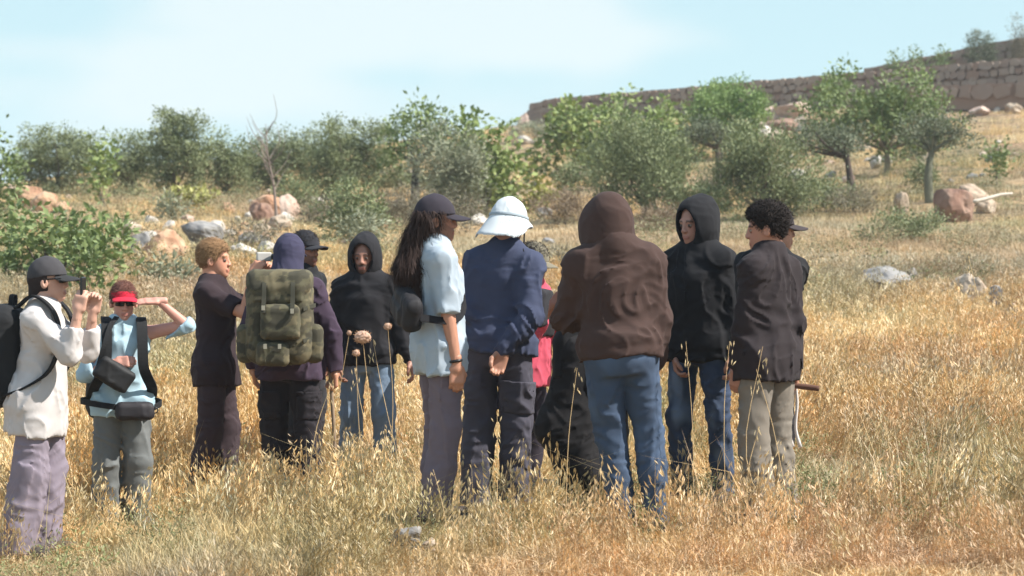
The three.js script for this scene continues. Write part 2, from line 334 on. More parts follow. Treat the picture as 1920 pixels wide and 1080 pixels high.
  for (const k of ['L', 'R']) {
    const a = arm[k], Y = a.hd, Z = a.pn, X = Y.clone().cross(Z), sg = k === 'R' ? 1 : -1, M = new THREE.Matrix4().makeBasis(X, Y, Z).setPosition(a.wr), sc = s * 1.02;
    const segs = [];
    for (let i = 0; i < 4; i++) {
      const len = [0.072, 0.081, 0.075, 0.058][i]; let p = V(0.0285 - i * 0.019, 0.088 - (i === 3 ? 0.008 : i === 0 ? 0.004 : 0), 0), ang = 0;
      for (let j = 0; j < 3; j++) { ang += a.curl * [0.75, 1.0, 0.75][j] * 1.15; const e = p.clone().add(V((1.5 - i) * 0.0018, Math.cos(ang), Math.sin(ang)).multiplyScalar(len * [0.44, 0.31, 0.25][j])); segs.push([p, e, 0.0098 - j * 0.0009, 0.0092 - j * 0.001]); p = e; }
    }
    const tc = a.curl; const t0 = V(0.026, 0.018, 0.006), t1 = V(0.05 - tc * 0.006, 0.05, 0.014 + tc * 0.014), t2 = V(0.057 - tc * 0.024, 0.078, 0.018 + tc * 0.03), t3 = V(0.056 - tc * 0.036, 0.1 - tc * 0.008, 0.02 + tc * 0.036);
    segs.push([t0, t1, 0.016, 0.0125], [t1, t2, 0.0125, 0.0108], [t2, t3, 0.0108, 0.009]);
    const f = (x, y, z) => {
      x *= sg; let d = rbox(x, y, z, 0.0, 0.05, 0, 0.04, 0.046, 0.0135, 0.013); d = smin(d, rc(x, y, z, V0(0, -0.04, 0), V0(0, 0.015, 0), 0.027, 0.025), 0.02);
      for (const [p, e, r1, r2] of segs) d = smin(d, rc(x, y, z, p, e, r1, r2), 0.006); return d;
    };
    geos.push(meshField(f, [-0.085, -0.06, -0.05], [0.085, 0.19, 0.12], o.far ? 0.008 : 0.006).scale(sc, sc, sc).applyMatrix4(M));
  }
  const body = mergeGeometries(geos); colorize(body, skinAt);
  part('body', body, new THREE.MeshStandardMaterial({ vertexColors: true, roughness: 0.55 }), g);

  const api = { g, s, P, L, U, F, tp, hc, headM, headInv, arm, leg, sh, nb, torso, W, seed, base, yaw };
  const shade = (c, amt = 0.16, sc = 18, wear) => (x, y, z, C) => { const n = fbm(x * sc + seed, y * sc, z * sc, 3) - 0.5; C.copy(c).multiplyScalar(1 + n * amt); if (wear) C.lerp(wear, smooth(0.45, 0.75, fbm(x * 7 + seed, y * 4, z * 7, 3)) * 0.6); };
  const cloth = (name, geo, color, opt = {}) => part(name, colorize(geo, opt.paint ?? shade(hex(color), opt.mottle ?? 0.18, 16, opt.wear && hex(opt.wear))), new THREE.MeshStandardMaterial({ vertexColors: true, roughness: opt.rough ?? 0.95 }), opt.parent ?? g);
  api.cloth = cloth;
  // a thing worn on the head, given in head axes (face towards +z)
  api.onHead = (name, f, lo, hi, cell, color, opt) => { let g0 = meshField(f, lo, hi, cell, opt?.slack ?? 0.01); if (opt?.strands) g0 = mergeGeometries([g0, strands(g0, opt.strands)]); return cloth(name, g0.applyMatrix4(headM), color, opt); };
  // trousers
  if (o.pants) {
    const t = o.pants, r = (t.r ?? [0.105, 0.082, 0.08]).map((x) => x * 0.83), hem = (t.hem ?? 0.05) * s, top = t.top ?? 0.06, amp = (t.fold ?? 0.014) * 1.25;
    const lows = { L: leg.L.an.clone().lerp(leg.L.heel, 0.4), R: leg.R.an.clone().lerp(leg.R.heel, 0.4) };
    const f = (x, y, z) => {
      let d = torso(x, y, z, 0.006, -0.15, top);
      for (const k of ['L', 'R']) { const l = leg[k], low = lows[k]; d = smin(d, smin(rc(x, y, z, l.hp, l.kn, r[0] * s, r[1] * s), rc(x, y, z, l.kn, low, r[1] * s, r[2] * s), 0.02), 0.025); }
      d -= amp * (creases(x, y, z, seed + 3) - 0.3) * (0.3 + 0.7 * smooth(P.y - 0.1 * s, P.y - 0.22 * s, y)) + 0.006 * (1 - Math.abs(2 * noise3(x * 6 + seed, y * 30 + noise3(x * 12, y * 9, z * 12) * 3, z * 6) - 1)) * smooth(0.62 * s, 0.25 * s, y);
      return Math.max(d, hem - y);
    };
    const [lo, hi] = box([P, leg.L.kn, leg.R.kn, leg.L.an, leg.R.an, leg.L.heel, leg.R.heel], 0.24);
    const trousers = cloth('trousers', meshField(f, lo, hi, 0.011, 0.03), t.color, t);
    for (const [name, l, u, fz, hx, hy] of t.pockets ?? []) {                     // patch pockets that lie on the cloth
      const c = tp(l, u, fz), pf = (x, y, z) => { const e = f(x, y, z); tframe(x, y, z, q); return Math.max(Math.abs(e - 0.004) - 0.009, Math.abs(q[0] - l) - hx, Math.abs(q[1] - u) - hy, Math.abs(q[2] - fz) - 0.13); };
      cloth(name, meshField(pf, [c.x - 0.2, c.y - hy - 0.03, c.z - 0.2], [c.x + 0.2, c.y + hy + 0.03, c.z + 0.2], 0.009, 0.02), t.color, { ...t, mottle: 0.25, parent: trousers });
    }
  }
  for (const k of ['L', 'R']) {
    const l = leg[k], toe = l.toe, heel = l.heel, f = (x, y, z) => Math.max(smin(rc(x, y, z, heel, toe, 0.047 * s, 0.04 * s), rc(x, y, z, l.an, heel, 0.046 * s, 0.046 * s), 0.04), (toe.y - 0.034 * s) - y);
    const [lo, hi] = box([toe, heel, l.an], 0.07); cloth('shoe', meshField(f, lo, hi, 0.011), o.shoes ?? '#3a3230', { rough: 0.8 });
  }
  // upper garment
  if (o.top) {
    const t = o.top, off = (t.off ?? 0.03) * 0.6, r = (t.r ?? [0.068, 0.056, 0.046]).map((x) => x * 0.81), amp = (t.fold ?? 0.014) * 1.5, len = t.sleeve ?? 1, hem = t.hem ?? -0.1, col = t.collar ?? 0.545;
    const neckUp = nb.clone().addScaledVector(upH, 0.03 * s), hoodTop = nb.clone().addScaledVector(upH, 0.02 * s).addScaledVector(F, -0.045 * s), ends = {}, hipR = o.pants ? ((o.pants.r ?? [0.105])[0] * 0.83 + 0.026) * s : 0;
    for (const k of ['L', 'R']) { const ln = (t['sleeve' + k] ?? len), a = arm[k]; ends[k] = ln > 1 ? [a.el.clone().lerp(a.wr, ln - 1), a.fd] : [sh[k].clone().lerp(a.el, ln), a.ud]; ends[k].push(ln, ends[k][0].clone().addScaledVector(ends[k][1], -0.035)); }
    const f = (x, y, z) => {
      let d = torso(x, y, z, off, hem, col, t.flare ?? 0);
      for (const k of ['L', 'R']) {
        const a = arm[k], [e, dir, ln, e0] = ends[k];
        let b = rc(x, y, z, sh[k], a.el, r[0] * s, r[1] * s); if (ln > 1) b = smin(b, rc(x, y, z, a.el, a.wr, r[1] * s, r[2] * s), 0.02);
        b = smax(b, (x - e.x) * dir.x + (y - e.y) * dir.y + (z - e.z) * dir.z, 0.008);
        if (t.cuff && ln > 1) b = Math.min(b, rc(x, y, z, e0, e, r[2] * s * 0.92, r[2] * s * 0.92));
        d = smin(d, smin(b, rc(x, y, z, nb, sh[k], 0.058 * s, r[0] * s * 0.98), 0.06), 0.055);
      }
      if (o.pants && hem < -0.02) { tframe(x, y, z, q); const c = hem - q[1]; for (const k of ['L', 'R']) d = smin(d, Math.max(rc(x, y, z, leg[k].hp, leg[k].kn, hipR, hipR * 0.86), c), 0.02); }
      if (t.neck) d = smin(d, rc(x, y, z, nb, neckUp, 0.07 * s, 0.066 * s), 0.05);
      if (t.hoodBase) for (const k of ['L', 'R']) d = smin(d, rc(x, y, z, hoodTop, sh[k], 0.068 * s * t.hoodBase, 0.05 * s), 0.07 * t.hoodBase);
      tframe(x, y, z, q); d -= amp * (creases(x, y, z, seed, 0.16) - 0.3) * (1 - 0.8 * smooth(0.47, 0.53, q[1]));
      if (t.band) { tframe(x, y, z, q); if (q[1] < hem + 0.07 && Math.hypot(q[0], q[2]) < 0.3) d += 0.006 * smooth(hem + 0.075, hem + 0.05, q[1]); }
      return d;
    };
    const [lo, hi] = box([P, tp(0, hem, 0), nb, sh.L, sh.R, arm.L.el, arm.R.el, ...(len > 1 || t.sleeveL > 1 ? [arm.L.wr] : []), ...(len > 1 || t.sleeveR > 1 ? [arm.R.wr] : [])], 0.26 * fat);
    api.top = cloth(t.name ?? 'shirt', meshField(f, lo, hi, 0.0095, 0.03), t.color, t);
  }
  return api;
}
const V0 = (() => { const pool = Array.from({ length: 8 }, () => new THREE.Vector3()); let i = 0; return (x, y, z) => pool[i = (i + 1) & 7].set(x, y, z); })();

// locks of hair: thin tapering blades that lie along the hair's surface
function strands(g, [n, len, width, curl, fall]) {
  const r = rngOf(n + len * 1e4), p = g.attributes.position, nm = g.attributes.normal, pos = [], idx = [];
  for (let i = 0; i < n; i++) {
    const k = (r() * p.count) | 0, c = V().fromBufferAttribute(p, k), N = V().fromBufferAttribute(nm, k), d = V(c.x * 1.5 + (r() - 0.5) * curl, -fall * 0.1 + (r() - 0.5) * curl, (c.z - 0.06) * 1.5 + (r() - 0.5) * curl); if (fall > 1) d.set((r() - 0.5) * curl * 0.12, -1, (r() - 0.5) * curl * 0.12); else if (fall) d.add(V(0, -fall * 0.12, -0.03));
    d.addScaledVector(N, -d.dot(N) * 0.9).normalize(); const s = d.clone().cross(N).normalize().multiplyScalar(width / 2), L = len * (0.5 + r()), e = pos.length / 3, o = c.clone().addScaledVector(N, -0.002), m = c.clone().addScaledVector(d, L * 0.5).addScaledVector(N, 0.004 + r() * 0.006 + curl * 0.01), t = c.clone().addScaledVector(d, L).addScaledVector(N, curl * (r() - 0.3) * 0.03).addScaledVector(s, (r() - 0.5) * curl * 8);
    for (const [v, w] of [[o, 1], [m, 0.8]]) pos.push(v.x - s.x * w, v.y - s.y * w, v.z - s.z * w, v.x + s.x * w, v.y + s.y * w, v.z + s.z * w); pos.push(t.x, t.y, t.z);
    idx.push(e, e + 1, e + 2, e + 1, e + 3, e + 2, e + 2, e + 3, e + 4);
  }
  const h = new THREE.BufferGeometry(); h.setAttribute('position', new THREE.Float32BufferAttribute(pos, 3)); h.setIndex(idx); h.computeVertexNormals(); return h;
}
// ---------- headgear and hair, in head axes ----------
function hoodUp(p, color, o = {}) {
  const open = o.open ?? 1, out = (x, y, z) => {
    let d = ell(x, y, z, 0, 0.022, -0.026, 0.112, 0.138, 0.138);
    d = smin(d, rc(x, y, z, V0(0, 0.1, -0.085), V0(0, 0.06, -0.1), 0.055, 0.055), 0.06);
    d = smin(d, rc(x, y, z, V0(0, -0.07, -0.035), V0(0, -0.2, -0.05), 0.1, 0.1), 0.07);
    return d - 0.01 * (creases(x * 1.4, y * 1.4, z * 1.4, p.seed + 5, 0.16) - 0.3);
  };
  const big = o.big ?? 1, f = (x, y, z) => {
    x /= big; y /= big; z /= big; const a = out(x, y, z); let d = smax(a, -(a + 0.017), 0.004);
    d = smax(d, -ell(x, y, z, 0, -0.012, 0.15, 0.079 * open, 0.116 * open, 0.155), 0.012);
    return Math.max(d, (o.rim ?? -0.165) - y) * big;
  };
  const m = p.onHead('hood', f, [-0.2 * big, -0.19 * big, -0.22 * big], [0.2 * big, 0.2 * big, 0.17 * big], 0.0072, color, { mottle: 0.16 });
  return m;
}
function cap(p, color, o = {}) {
  const dome = (x, y, z) => Math.max(ell(x, y, z, 0, 0.02, -0.012, 0.094, 0.122, 0.113) - 0.004 * (noise3(x * 30, y * 30, z * 30 + p.seed) - 0.5), 0.026 + (z < 0 ? z * 0.12 : 0) - y);
  const crown = p.onHead('cap', dome, [-0.12, -0.02, -0.15], [0.12, 0.17, 0.13], 0.0055, color, { mottle: 0.1, ...o });
  const brim = (x, y, z) => { const yy = y - 0.03 + x * x * 4.5 + (z - 0.07) * (o.dip ?? 0.22), r = ell(x, 0, z, 0, 0, 0.085, 0.082, 1, 0.098); return smax(smax(r, Math.abs(yy) - 0.0052, 0.004), 0.05 - z, 0.004) * 0.8; };
  p.onHead('cap_brim', brim, [-0.11, -0.07, 0.03], [0.11, 0.06, 0.21], 0.0045, o.brim ?? color, { mottle: 0.1, parent: crown });
}
function sunglasses(p) {
  const f = (x, y, z) => { const ax = Math.abs(x); let d = rbox(ax, y, z, 0.033, 0.0, 0.094 - ax * ax * 6, 0.029, 0.019, 0.006, 0.006); d = Math.min(d, rbox(ax, y, z, 0, 0.008, 0.098, 0.012, 0.004, 0.004, 0.003)); return Math.min(d, rbox(ax, y, z, 0.075, 0.008, 0.045, 0.004, 0.005, 0.045, 0.003)); };
  p.onHead('sunglasses', f, [-0.1, -0.04, -0.02], [0.1, 0.04, 0.13], 0.0042, '#0c0b0c', { rough: 0.15 });
}
function shortHair(p, color, o = {}) {
  const th = o.thick ?? 0.014, curl = o.curl ?? 0.006, fr = o.freq ?? 70, nape = o.nape ?? -0.075;
  const f = (x, y, z) => {
    let d = ell(x, y, z, 0, 0.03, -0.014, 0.074, 0.093, 0.094) - th - (o.topThick ?? 0) * smooth(0.03, 0.1, y);
    const n = noise3(x * fr, y * fr * (o.stretch ?? 0.6), z * fr + p.seed), m = noise3(x * fr * 2.3, y * fr * 2.3, z * fr * 2.3);
    d -= curl * ((1 - Math.abs(2 * n - 1)) * 1.4 + (m - 0.5) * 0.8 - 0.5);
    const line = z - (y > 0.045 ? 0.06 + (y - 0.045) * 0.9 : y > -0.005 ? 0.022 + (y + 0.005) * 0.76 : 0.0 + (y + 0.005) * 1.1);    // hairline, sideburn and nape
    d = smax(d, line, 0.012); d = smax(d, nape - y, 0.012);
    return smax(d, -ell(Math.abs(x), y, z, 0.085, -0.014, 0.0, 0.022, 0.03, 0.022), 0.006);
  };
  p.onHead('hair', f, [-0.14, -0.14, -0.16], [0.14, 0.2, 0.14], 0.006, color, { mottle: 0.25, rough: 0.9, strands: [1400, 0.03, 0.003, 0.5, 0.4], ...o });
}
// a thing that a person carries: a group whose axes are that person's chest (x to their left, y up the spine, z forward)
function carried(p, name, label, category, l, u, f) {
  const c = p.tp(l, u, f), o = thing(name, label, category), q = new THREE.Quaternion().setFromRotationMatrix(new THREE.Matrix4().makeBasis(p.L, p.U, p.F)), t = new THREE.Quaternion().setFromAxisAngle(V(0, 1, 0), p.yaw);
  o.position.copy(c.applyAxisAngle(V(0, 1, 0), p.yaw).add(p.base)); o.quaternion.copy(t.multiply(q)); return o;
}
function worldOf(p, v) { return v.clone().applyAxisAngle(V(0, 1, 0), p.yaw).add(p.base); }
const flat = (color, o) => mat(color, o);
function solid(name, f, lo, hi, cell, color, parent, o = {}) {
  const c = hex(color), sd = o.seed ?? 0, paint = o.paint ?? ((x, y, z, C) => C.copy(c).multiplyScalar(0.92 + 0.16 * fbm(x * 20 + sd, y * 20, z * 20, 2)));
  return part(name, colorize(meshField(f, lo, hi, cell, 0.01), paint), new THREE.MeshStandardMaterial({ vertexColors: true, roughness: o.rough ?? 0.9 }), parent);
}
const wrinkle = (x, y, z, sd) => 0.012 * (creases(x, y, z, sd) - 0.3);
function gripDir(p, k) { const a = p.arm[k]; return { c: a.wr.clone().addScaledVector(a.hd, 0.085 * p.s).addScaledVector(a.pn, 0.03 * p.s), a }; }

// --- person filming with a phone, beside the frame's edge
{
  const p = person('phone', { label: 'person in loose cream shirt and black cap holding up a phone', height: 1.68, yaw: 84, headYaw: 86, headPitch: -4, lean: [0.09, 1, 0], skin: '#c79a86', footL: [0.1, 0.02], footR: [-0.1, -0.06],
    armR: { upper: [0.72, -0.7, 0.2], fore: [0.2, 0.97, 0.02], hand: [0.2, 1, 0], palm: [0.25, 0, -1], curl: 0.75 }, armL: { upper: [0.72, -0.7, -0.05], fore: [0.16, 0.9, 0.25], hand: [0.2, 1, 0.1], palm: [0, 0, 1], curl: 0.8 },
    top: { name: 'shirt', color: '#c0bab8', off: 0.04, flare: 0.06, hem: -0.235, r: [0.08, 0.072, 0.06], sleeve: 1.6, fold: 0.018 }, pants: { color: '#837985', r: [0.115, 0.115, 0.13], fold: 0.022, hem: 0.02 }, shoes: '#4d4640' });
  cap(p, '#3d3b3e', { brim: '#2a2a2c', dip: 0.3 }); sunglasses(p);
  p.onHead('hair', (x, y, z) => smin(smax(ell(x, y, z, 0, 0.02, -0.02, 0.086, 0.1, 0.104), Math.max(y - 0.035, z - 0.005), 0.01), ell(x, y, z, 0, -0.075, -0.085, 0.05, 0.055, 0.035), 0.03) - 0.006 * noise3(x * 70, y * 25, z * 70), [-0.13, -0.16, -0.16], [0.13, 0.08, 0.05], 0.0055, '#2c2220', { mottle: 0.5 });
  const h = gripDir(p, 'R'), ph = thing('smartphone', 'dark smartphone held upright by person in cream shirt', 'phone', worldOf(p, h.c.clone().add(V(0, 0.035, 0.0)))); ph.rotation.y = 1.45;
  solid('case', (x, y, z) => rbox(x, y, z, 0, 0, 0, 0.037, 0.076, 0.0055, 0.005), [-0.05, -0.09, -0.015], [0.05, 0.09, 0.015], 0.004, '#141416', ph, { rough: 0.3 });
  part('screen', new THREE.BoxGeometry(0.066, 0.142, 0.001).translate(0, 0, -0.0062), mat('#0a0d12', { roughness: 0.12 }), ph);
  const b = carried(p, 'backpack', 'plain black backpack worn over the loose cream shirt', 'backpack', 0, 0.02, -0.2);
  solid('pack_body', (x, y, z) => smin(rbox(x, y, z, 0, 0.17, -0.03, 0.16, 0.28, 0.11, 0.1), ell(x, y, z, 0, 0.03, -0.09, 0.15, 0.16, 0.1), 0.07) - wrinkle(x, y, z, 3), [-0.2, -0.17, -0.23], [0.2, 0.49, 0.12], 0.01, '#17181b', b);
  solid('front_pocket', (x, y, z) => rbox(x, y, z, 0, 0.06, -0.15, 0.12, 0.12, 0.06, 0.05) - wrinkle(x, y, z, 8), [-0.15, -0.09, -0.24], [0.15, 0.21, -0.05], 0.01, '#1e1f22', b);
  const sm = flat('#141518');
  for (const s of [-1, 1]) part('strap', ribbon([V(s * 0.08, 0.44, 0.05), V(s * 0.115, 0.515, 0.15), V(s * 0.13, 0.45, 0.27), V(s * 0.135, 0.3, 0.325), V(s * 0.16, 0.12, 0.29), V(s * 0.18, 0.02, 0.18), V(s * 0.15, -0.04, 0.05)], V(1, 0, 0), 0.055, 0.012), sm, b);
  part('handle', ribbon([V(-0.04, 0.45, 0), V(-0.03, 0.5, 0), V(0.03, 0.5, 0), V(0.04, 0.45, 0)], V(0, 0, 1), 0.025, 0.008), sm, b);
}
// --- person shading the eyes
{
  const p = person('visor', { label: 'person in light blue top and red headband shading their eyes with one hand', height: 1.56, yaw: 14, headYaw: 16, headPitch: 6, skin: '#c69080', lean: [0.02, 1, 0],
    armL: { upper: [1, 0.2, 0.1], fore: [-0.84, 0.78, 0.3], hand: [-1, 0.0, 0.3], palm: [0, -0.9, -0.4], curl: 0.12 }, armR: { upper: [-0.34, -1, 0.05], fore: [0.9, 0.35, 0.42], hand: [1, 0.12, 0.15], palm: [0.1, -0.3, -1], curl: 0.7 },
    top: { name: 'top', color: '#a3bdc9', off: 0.034, hem: -0.13, r: [0.074, 0.068, 0.062], sleeve: 1.3, sleeveL: 1.12, fold: 0.02 }, pants: { color: '#686b6b', r: [0.118, 0.105, 0.1], fold: 0.022 }, shoes: '#55504a' });
  shortHair(p, '#5d3a30', { thick: 0.005, curl: 0.002, nape: -0.06, strands: [1600, 0.024, 0.003, 0.25, 0.3] }); sunglasses(p);
  p.onHead('headband', (x, y, z) => { const e = ell(x, y, z, 0, 0.03, -0.014, 0.082, 0.101, 0.103); return smax(smax(e, -(e + 0.012), 0.003), Math.abs(y - 0.045 - z * 0.12) - 0.022, 0.004); }, [-0.11, 0, -0.14], [0.11, 0.1, 0.12], 0.0045, '#c3203a');
  p.onHead('visor_peak', (x, y, z) => smax(smax(ell(x, 0, z, 0, 0, 0.075, 0.08, 1, 0.075), Math.abs(y - 0.04 + x * x * 4 + (z - 0.08) * 0.25) - 0.005, 0.004), 0.055 - z, 0.004) * 0.8, [-0.1, -0.03, 0.03], [0.1, 0.07, 0.17], 0.0045, '#c3203a');
  const b = carried(p, 'backpack', 'dark backpack behind the person in the light blue top', 'backpack', 0, -0.02, -0.2);
  solid('pack_body', (x, y, z) => rbox(x, y, z, -0.04, 0.13, -0.04, 0.16, 0.27, 0.1, 0.09) - wrinkle(x, y, z, 6), [-0.24, -0.19, -0.18], [0.18, 0.45, 0.1], 0.011, '#191a1c', b);
  const sm = flat('#17181a');
  for (const s of [-1, 1]) part('strap', ribbon([V(s * 0.08, 0.4, 0.05), V(s * 0.1, 0.49, 0.14), V(s * 0.105, 0.47, 0.25), V(s * 0.105, 0.36, 0.335), V(s * 0.115, 0.2, 0.345), V(s * 0.17, 0.08, 0.27), V(s * 0.18, 0.0, 0.1)], V(1, 0, 0), 0.062, 0.014), sm, b);
  const c = carried(p, 'camera_bag', 'black camera bag held under the forearm against the light blue top', 'bag', -0.07, 0.16, 0.15);
  solid('bag_body', (x, y, z) => { const r = x * 0.85 - y * 0.5, t = x * 0.5 + y * 0.85; return rbox(r, t, z, 0, 0, 0.03, 0.115, 0.07, 0.045, 0.03) - wrinkle(x, y, z, 2); }, [-0.17, -0.17, -0.05], [0.17, 0.17, 0.11], 0.008, '#141416', c, { rough: 0.7 });
  part('strap', ribbon([V(-0.09, 0.05, 0.04), V(-0.06, 0.17, 0.06), V(-0.02, 0.29, 0.0), V(0.02, 0.34, -0.08)], V(1, 0, 0), 0.03, 0.006), sm, c);
  const w = carried(p, 'waist_pack', 'black waist pack buckled over the light blue top', 'bag', 0.075, -0.085, 0.14);
  solid('pouch', (x, y, z) => rbox(x, y, z, 0, 0, 0.035, 0.115, 0.055, 0.045, 0.035) - wrinkle(x, y, z, 4), [-0.15, -0.09, -0.04], [0.15, 0.09, 0.11], 0.008, '#211d22', w, { rough: 0.7 });
  part('belt', ribbon([V(0.12, 0.02, 0.0), V(0.17, 0.04, -0.12), V(0.07, 0.05, -0.31), V(-0.19, 0.05, -0.29), V(-0.31, 0.05, -0.12), V(-0.24, 0.04, 0.0), V(-0.1, 0.02, 0.03)], V(0, 1, 0), 0.035, 0.006), sm, w);
  part('buckle', new THREE.TorusGeometry(0.017, 0.004, 6, 12).translate(0.118, 0.005, 0.045), mat('#1a1a1c', { roughness: 0.4 }), w);
}
// --- blond man with a small camera
{
  const p = person('blond', { label: 'blond man in black t-shirt holding up a small silver camera', height: 1.78, yaw: 82, headYaw: 80, headPitch: -2, skin: '#c98f74', browColor: '#8a6540', lean: [-0.02, 1, 0], footL: [0.1, 0.06], footR: [-0.1, -0.05],
    armR: { upper: [0.86, -0.42, 0.28], fore: [0.22, 0.97, 0], hand: [0.5, 0.9, 0], palm: [0.3, 0, -1], curl: 0.85 }, armL: { upper: [0.8, -0.5, -0.2], fore: [0.2, 0.98, 0.1], hand: [0.4, 0.9, 0.1], palm: [0, 0, 1], curl: 0.85 },
    top: { name: 't_shirt', color: '#2c1f24', off: 0.04, flare: 0.02, hem: -0.16, r: [0.078, 0.074, 0.06], sleeve: 0.8, fold: 0.02 }, pants: { color: '#3a2d32', r: [0.112, 0.092, 0.088], fold: 0.02 } });
  shortHair(p, '#8f6f4e', { thick: 0.007, topThick: 0.013, curl: 0.002, freq: 90, stretch: 0.35, nape: -0.065, strands: [2600, 0.034, 0.003, 0.22, 0.3] });
  const h = gripDir(p, 'R'), c = thing('compact_camera', 'small silver camera in the blond man\'s raised hand', 'camera', worldOf(p, h.c.clone().add(V(0, 0.05, 0.02)))); c.rotation.y = 0.4;
  solid('camera_body', (x, y, z) => rbox(x, y, z, 0, 0, 0, 0.05, 0.03, 0.014, 0.008), [-0.06, -0.04, -0.025], [0.06, 0.04, 0.025], 0.004, '#b9b6b0', c, { rough: 0.35 });
  part('lens', new THREE.CylinderGeometry(0.02, 0.022, 0.025, 18).rotateZ(Math.PI / 2).translate(0.058, 0, 0), mat('#232326', { roughness: 0.3 }), c);
}
// --- man with the camouflage rucksack
{
  const p = person('pack', { label: 'man seen from behind in purple shirt with navy neck cover, holding a stick', height: 1.79, yaw: 180, headYaw: 170, headPitch: 4, fat: 1.1, hip: [0.02, 0], footL: [0.1, 0.08], footR: [-0.11, -0.1],
    armR: { upper: [0.42, -1, -0.02], fore: [0.08, -1, -0.06], hand: [0.05, -1, -0.1], palm: [-1, 0, 0.1], curl: 1.1 }, armL: { upper: [-0.4, -1, -0.05], fore: [0.1, -0.9, -0.3] },
    top: { name: 'shirt', color: '#3c2e3f', off: 0.04, hem: -0.13, r: [0.08, 0.066, 0.05], sleeve: 1.95, fold: 0.02 }, pants: { color: '#1e191f', r: [0.118, 0.096, 0.084], fold: 0.024, pockets: [['cargo_pocket', 0.13, -0.3, 0.0, 0.08, 0.09], ['cargo_pocket', -0.13, -0.3, 0.0, 0.08, 0.09]] }, shoes: '#2c2624' });
  const nh = p.onHead('neck_cover_hat', (x, y, z) => { let d = ell(x, y, z, 0, 0.03, -0.014, 0.096, 0.11, 0.116); d = smin(d, smax(rc(x, y, z, V0(0, 0, -0.03), V0(0, -0.15, -0.06), 0.09, 0.108), z - 0.03, 0.02), 0.03); return Math.max(d - 0.008 * (creases(x * 1.5, y, z * 1.5, 4) - 0.3), -0.16 - y); }, [-0.15, -0.18, -0.2], [0.15, 0.17, 0.13], 0.0062, '#35334a');
  p.onHead('hat_brim', (x, y, z) => smax(smax(ell(x, 0, z, 0, 0, 0.085, 0.085, 1, 0.095), Math.abs(y - 0.035 + x * x * 4 + (z - 0.07) * 0.2) - 0.0052, 0.004), 0.05 - z, 0.004) * 0.8, [-0.11, -0.04, 0.03], [0.11, 0.07, 0.2], 0.005, '#35334a', { parent: nh });
  const b = carried(p, 'rucksack', 'large camouflage rucksack with pouches on the back of the stick holder', 'backpack', 0.03, -0.0, -0.2);
  const cam = [hex('#57533f'), hex('#413e31'), hex('#686049'), hex('#4c4737')];
  const paint = (x, y, z, C) => { const a = fbm(x * 9, y * 13, z * 9 + 5, 3), e = fbm(x * 12 + 30, y * 16, z * 12, 3); C.copy(a > 0.56 ? cam[1] : e > 0.57 ? cam[2] : a < 0.43 ? cam[3] : cam[0]); C.multiplyScalar(0.9 + 0.2 * noise3(x * 60, y * 60, z * 60)); };
  const o = { paint };
  solid('main_compartment', (x, y, z) => rbox(x, y, z, 0, 0.24, -0.06, 0.205, 0.27, 0.15, 0.09) - 0.018 * (creases(x, y, z, 11) - 0.3), [-0.26, -0.08, -0.27], [0.26, 0.58, 0.14], 0.01, '#666', b, o);
  solid('top_lid', (x, y, z) => smin(rbox(x, y, z, 0, 0.49, -0.06, 0.2, 0.075, 0.16, 0.06), rbox(x, y, z, 0, 0.42, -0.2, 0.16, 0.06, 0.025, 0.02), 0.04) - 0.014 * (creases(x, y, z, 12) - 0.3), [-0.25, 0.32, -0.27], [0.25, 0.61, 0.14], 0.01, '#666', b, o);
  solid('front_pocket', (x, y, z) => rbox(x, y, z, -0.02, 0.24, -0.225, 0.12, 0.11, 0.06, 0.04) - 0.014 * (creases(x, y, z, 13) - 0.3), [-0.18, 0.1, -0.32], [0.14, 0.39, -0.14], 0.009, '#666', b, o);
  for (const s of [-1, 1]) solid('side_pouch', (x, y, z) => rbox(x, y, z, s * 0.215, 0.1, -0.06, 0.055, 0.12, 0.075, 0.045) - 0.012 * (creases(x, y, z, 14 + s) - 0.3), [s * 0.215 - 0.09, -0.06, -0.16], [s * 0.215 + 0.09, 0.26, 0.05], 0.009, '#666', b, o);
  solid('lower_pouch', (x, y, z) => rbox(x, y, z, 0.03, 0.04, -0.22, 0.1, 0.075, 0.05, 0.035) - 0.012 * (creases(x, y, z, 17) - 0.3), [-0.1, -0.07, -0.3], [0.16, 0.15, -0.14], 0.009, '#666', b, o);
  const wm = flat('#3b3a2f');
  for (const x of [-0.1, 0.08]) part('lid_strap', ribbon([V(x, 0.55, -0.17), V(x, 0.47, -0.24), V(x, 0.38, -0.265), V(x, 0.3, -0.3)], V(1, 0, 0), 0.026, 0.006), wm, b);
  for (const y of [0.34, 0.14]) part('compression_strap', ribbon([V(-0.21, y, 0.04), V(-0.22, y, -0.1), V(-0.16, y - 0.02, -0.215)], V(0, 1, 0), 0.024, 0.006), wm, b);
  for (const [x, y, z] of [[0.08, 0.33, -0.3], [-0.1, 0.31, -0.305], [0.07, 0.09, -0.285], [-0.02, 0.09, -0.285]]) part('buckle', new THREE.BoxGeometry(0.02, 0.03, 0.008).translate(x, y, z), mat('#a8a290', { roughness: 0.5 }), b);
  for (const s of [-1, 1]) part('shoulder_strap', ribbon([V(s * 0.09, 0.45, 0.05), V(s * 0.12, 0.53, 0.16), V(s * 0.13, 0.46, 0.3), V(s * 0.15, 0.28, 0.36), V(s * 0.19, 0.1, 0.3), V(s * 0.18, 0.0, 0.08)], V(1, 0, 0), 0.065, 0.016), wm, b);
  const h = gripDir(p, 'R'), top = worldOf(p, h.c), foot = V(top.x + 0.03, 0, top.z - 0.02); foot.y = ground(foot.x, foot.z);
  const st = thing('walking_stick', 'pale wooden stick held upright by the man with the rucksack', 'stick', foot), v = (q) => q.clone().sub(foot);
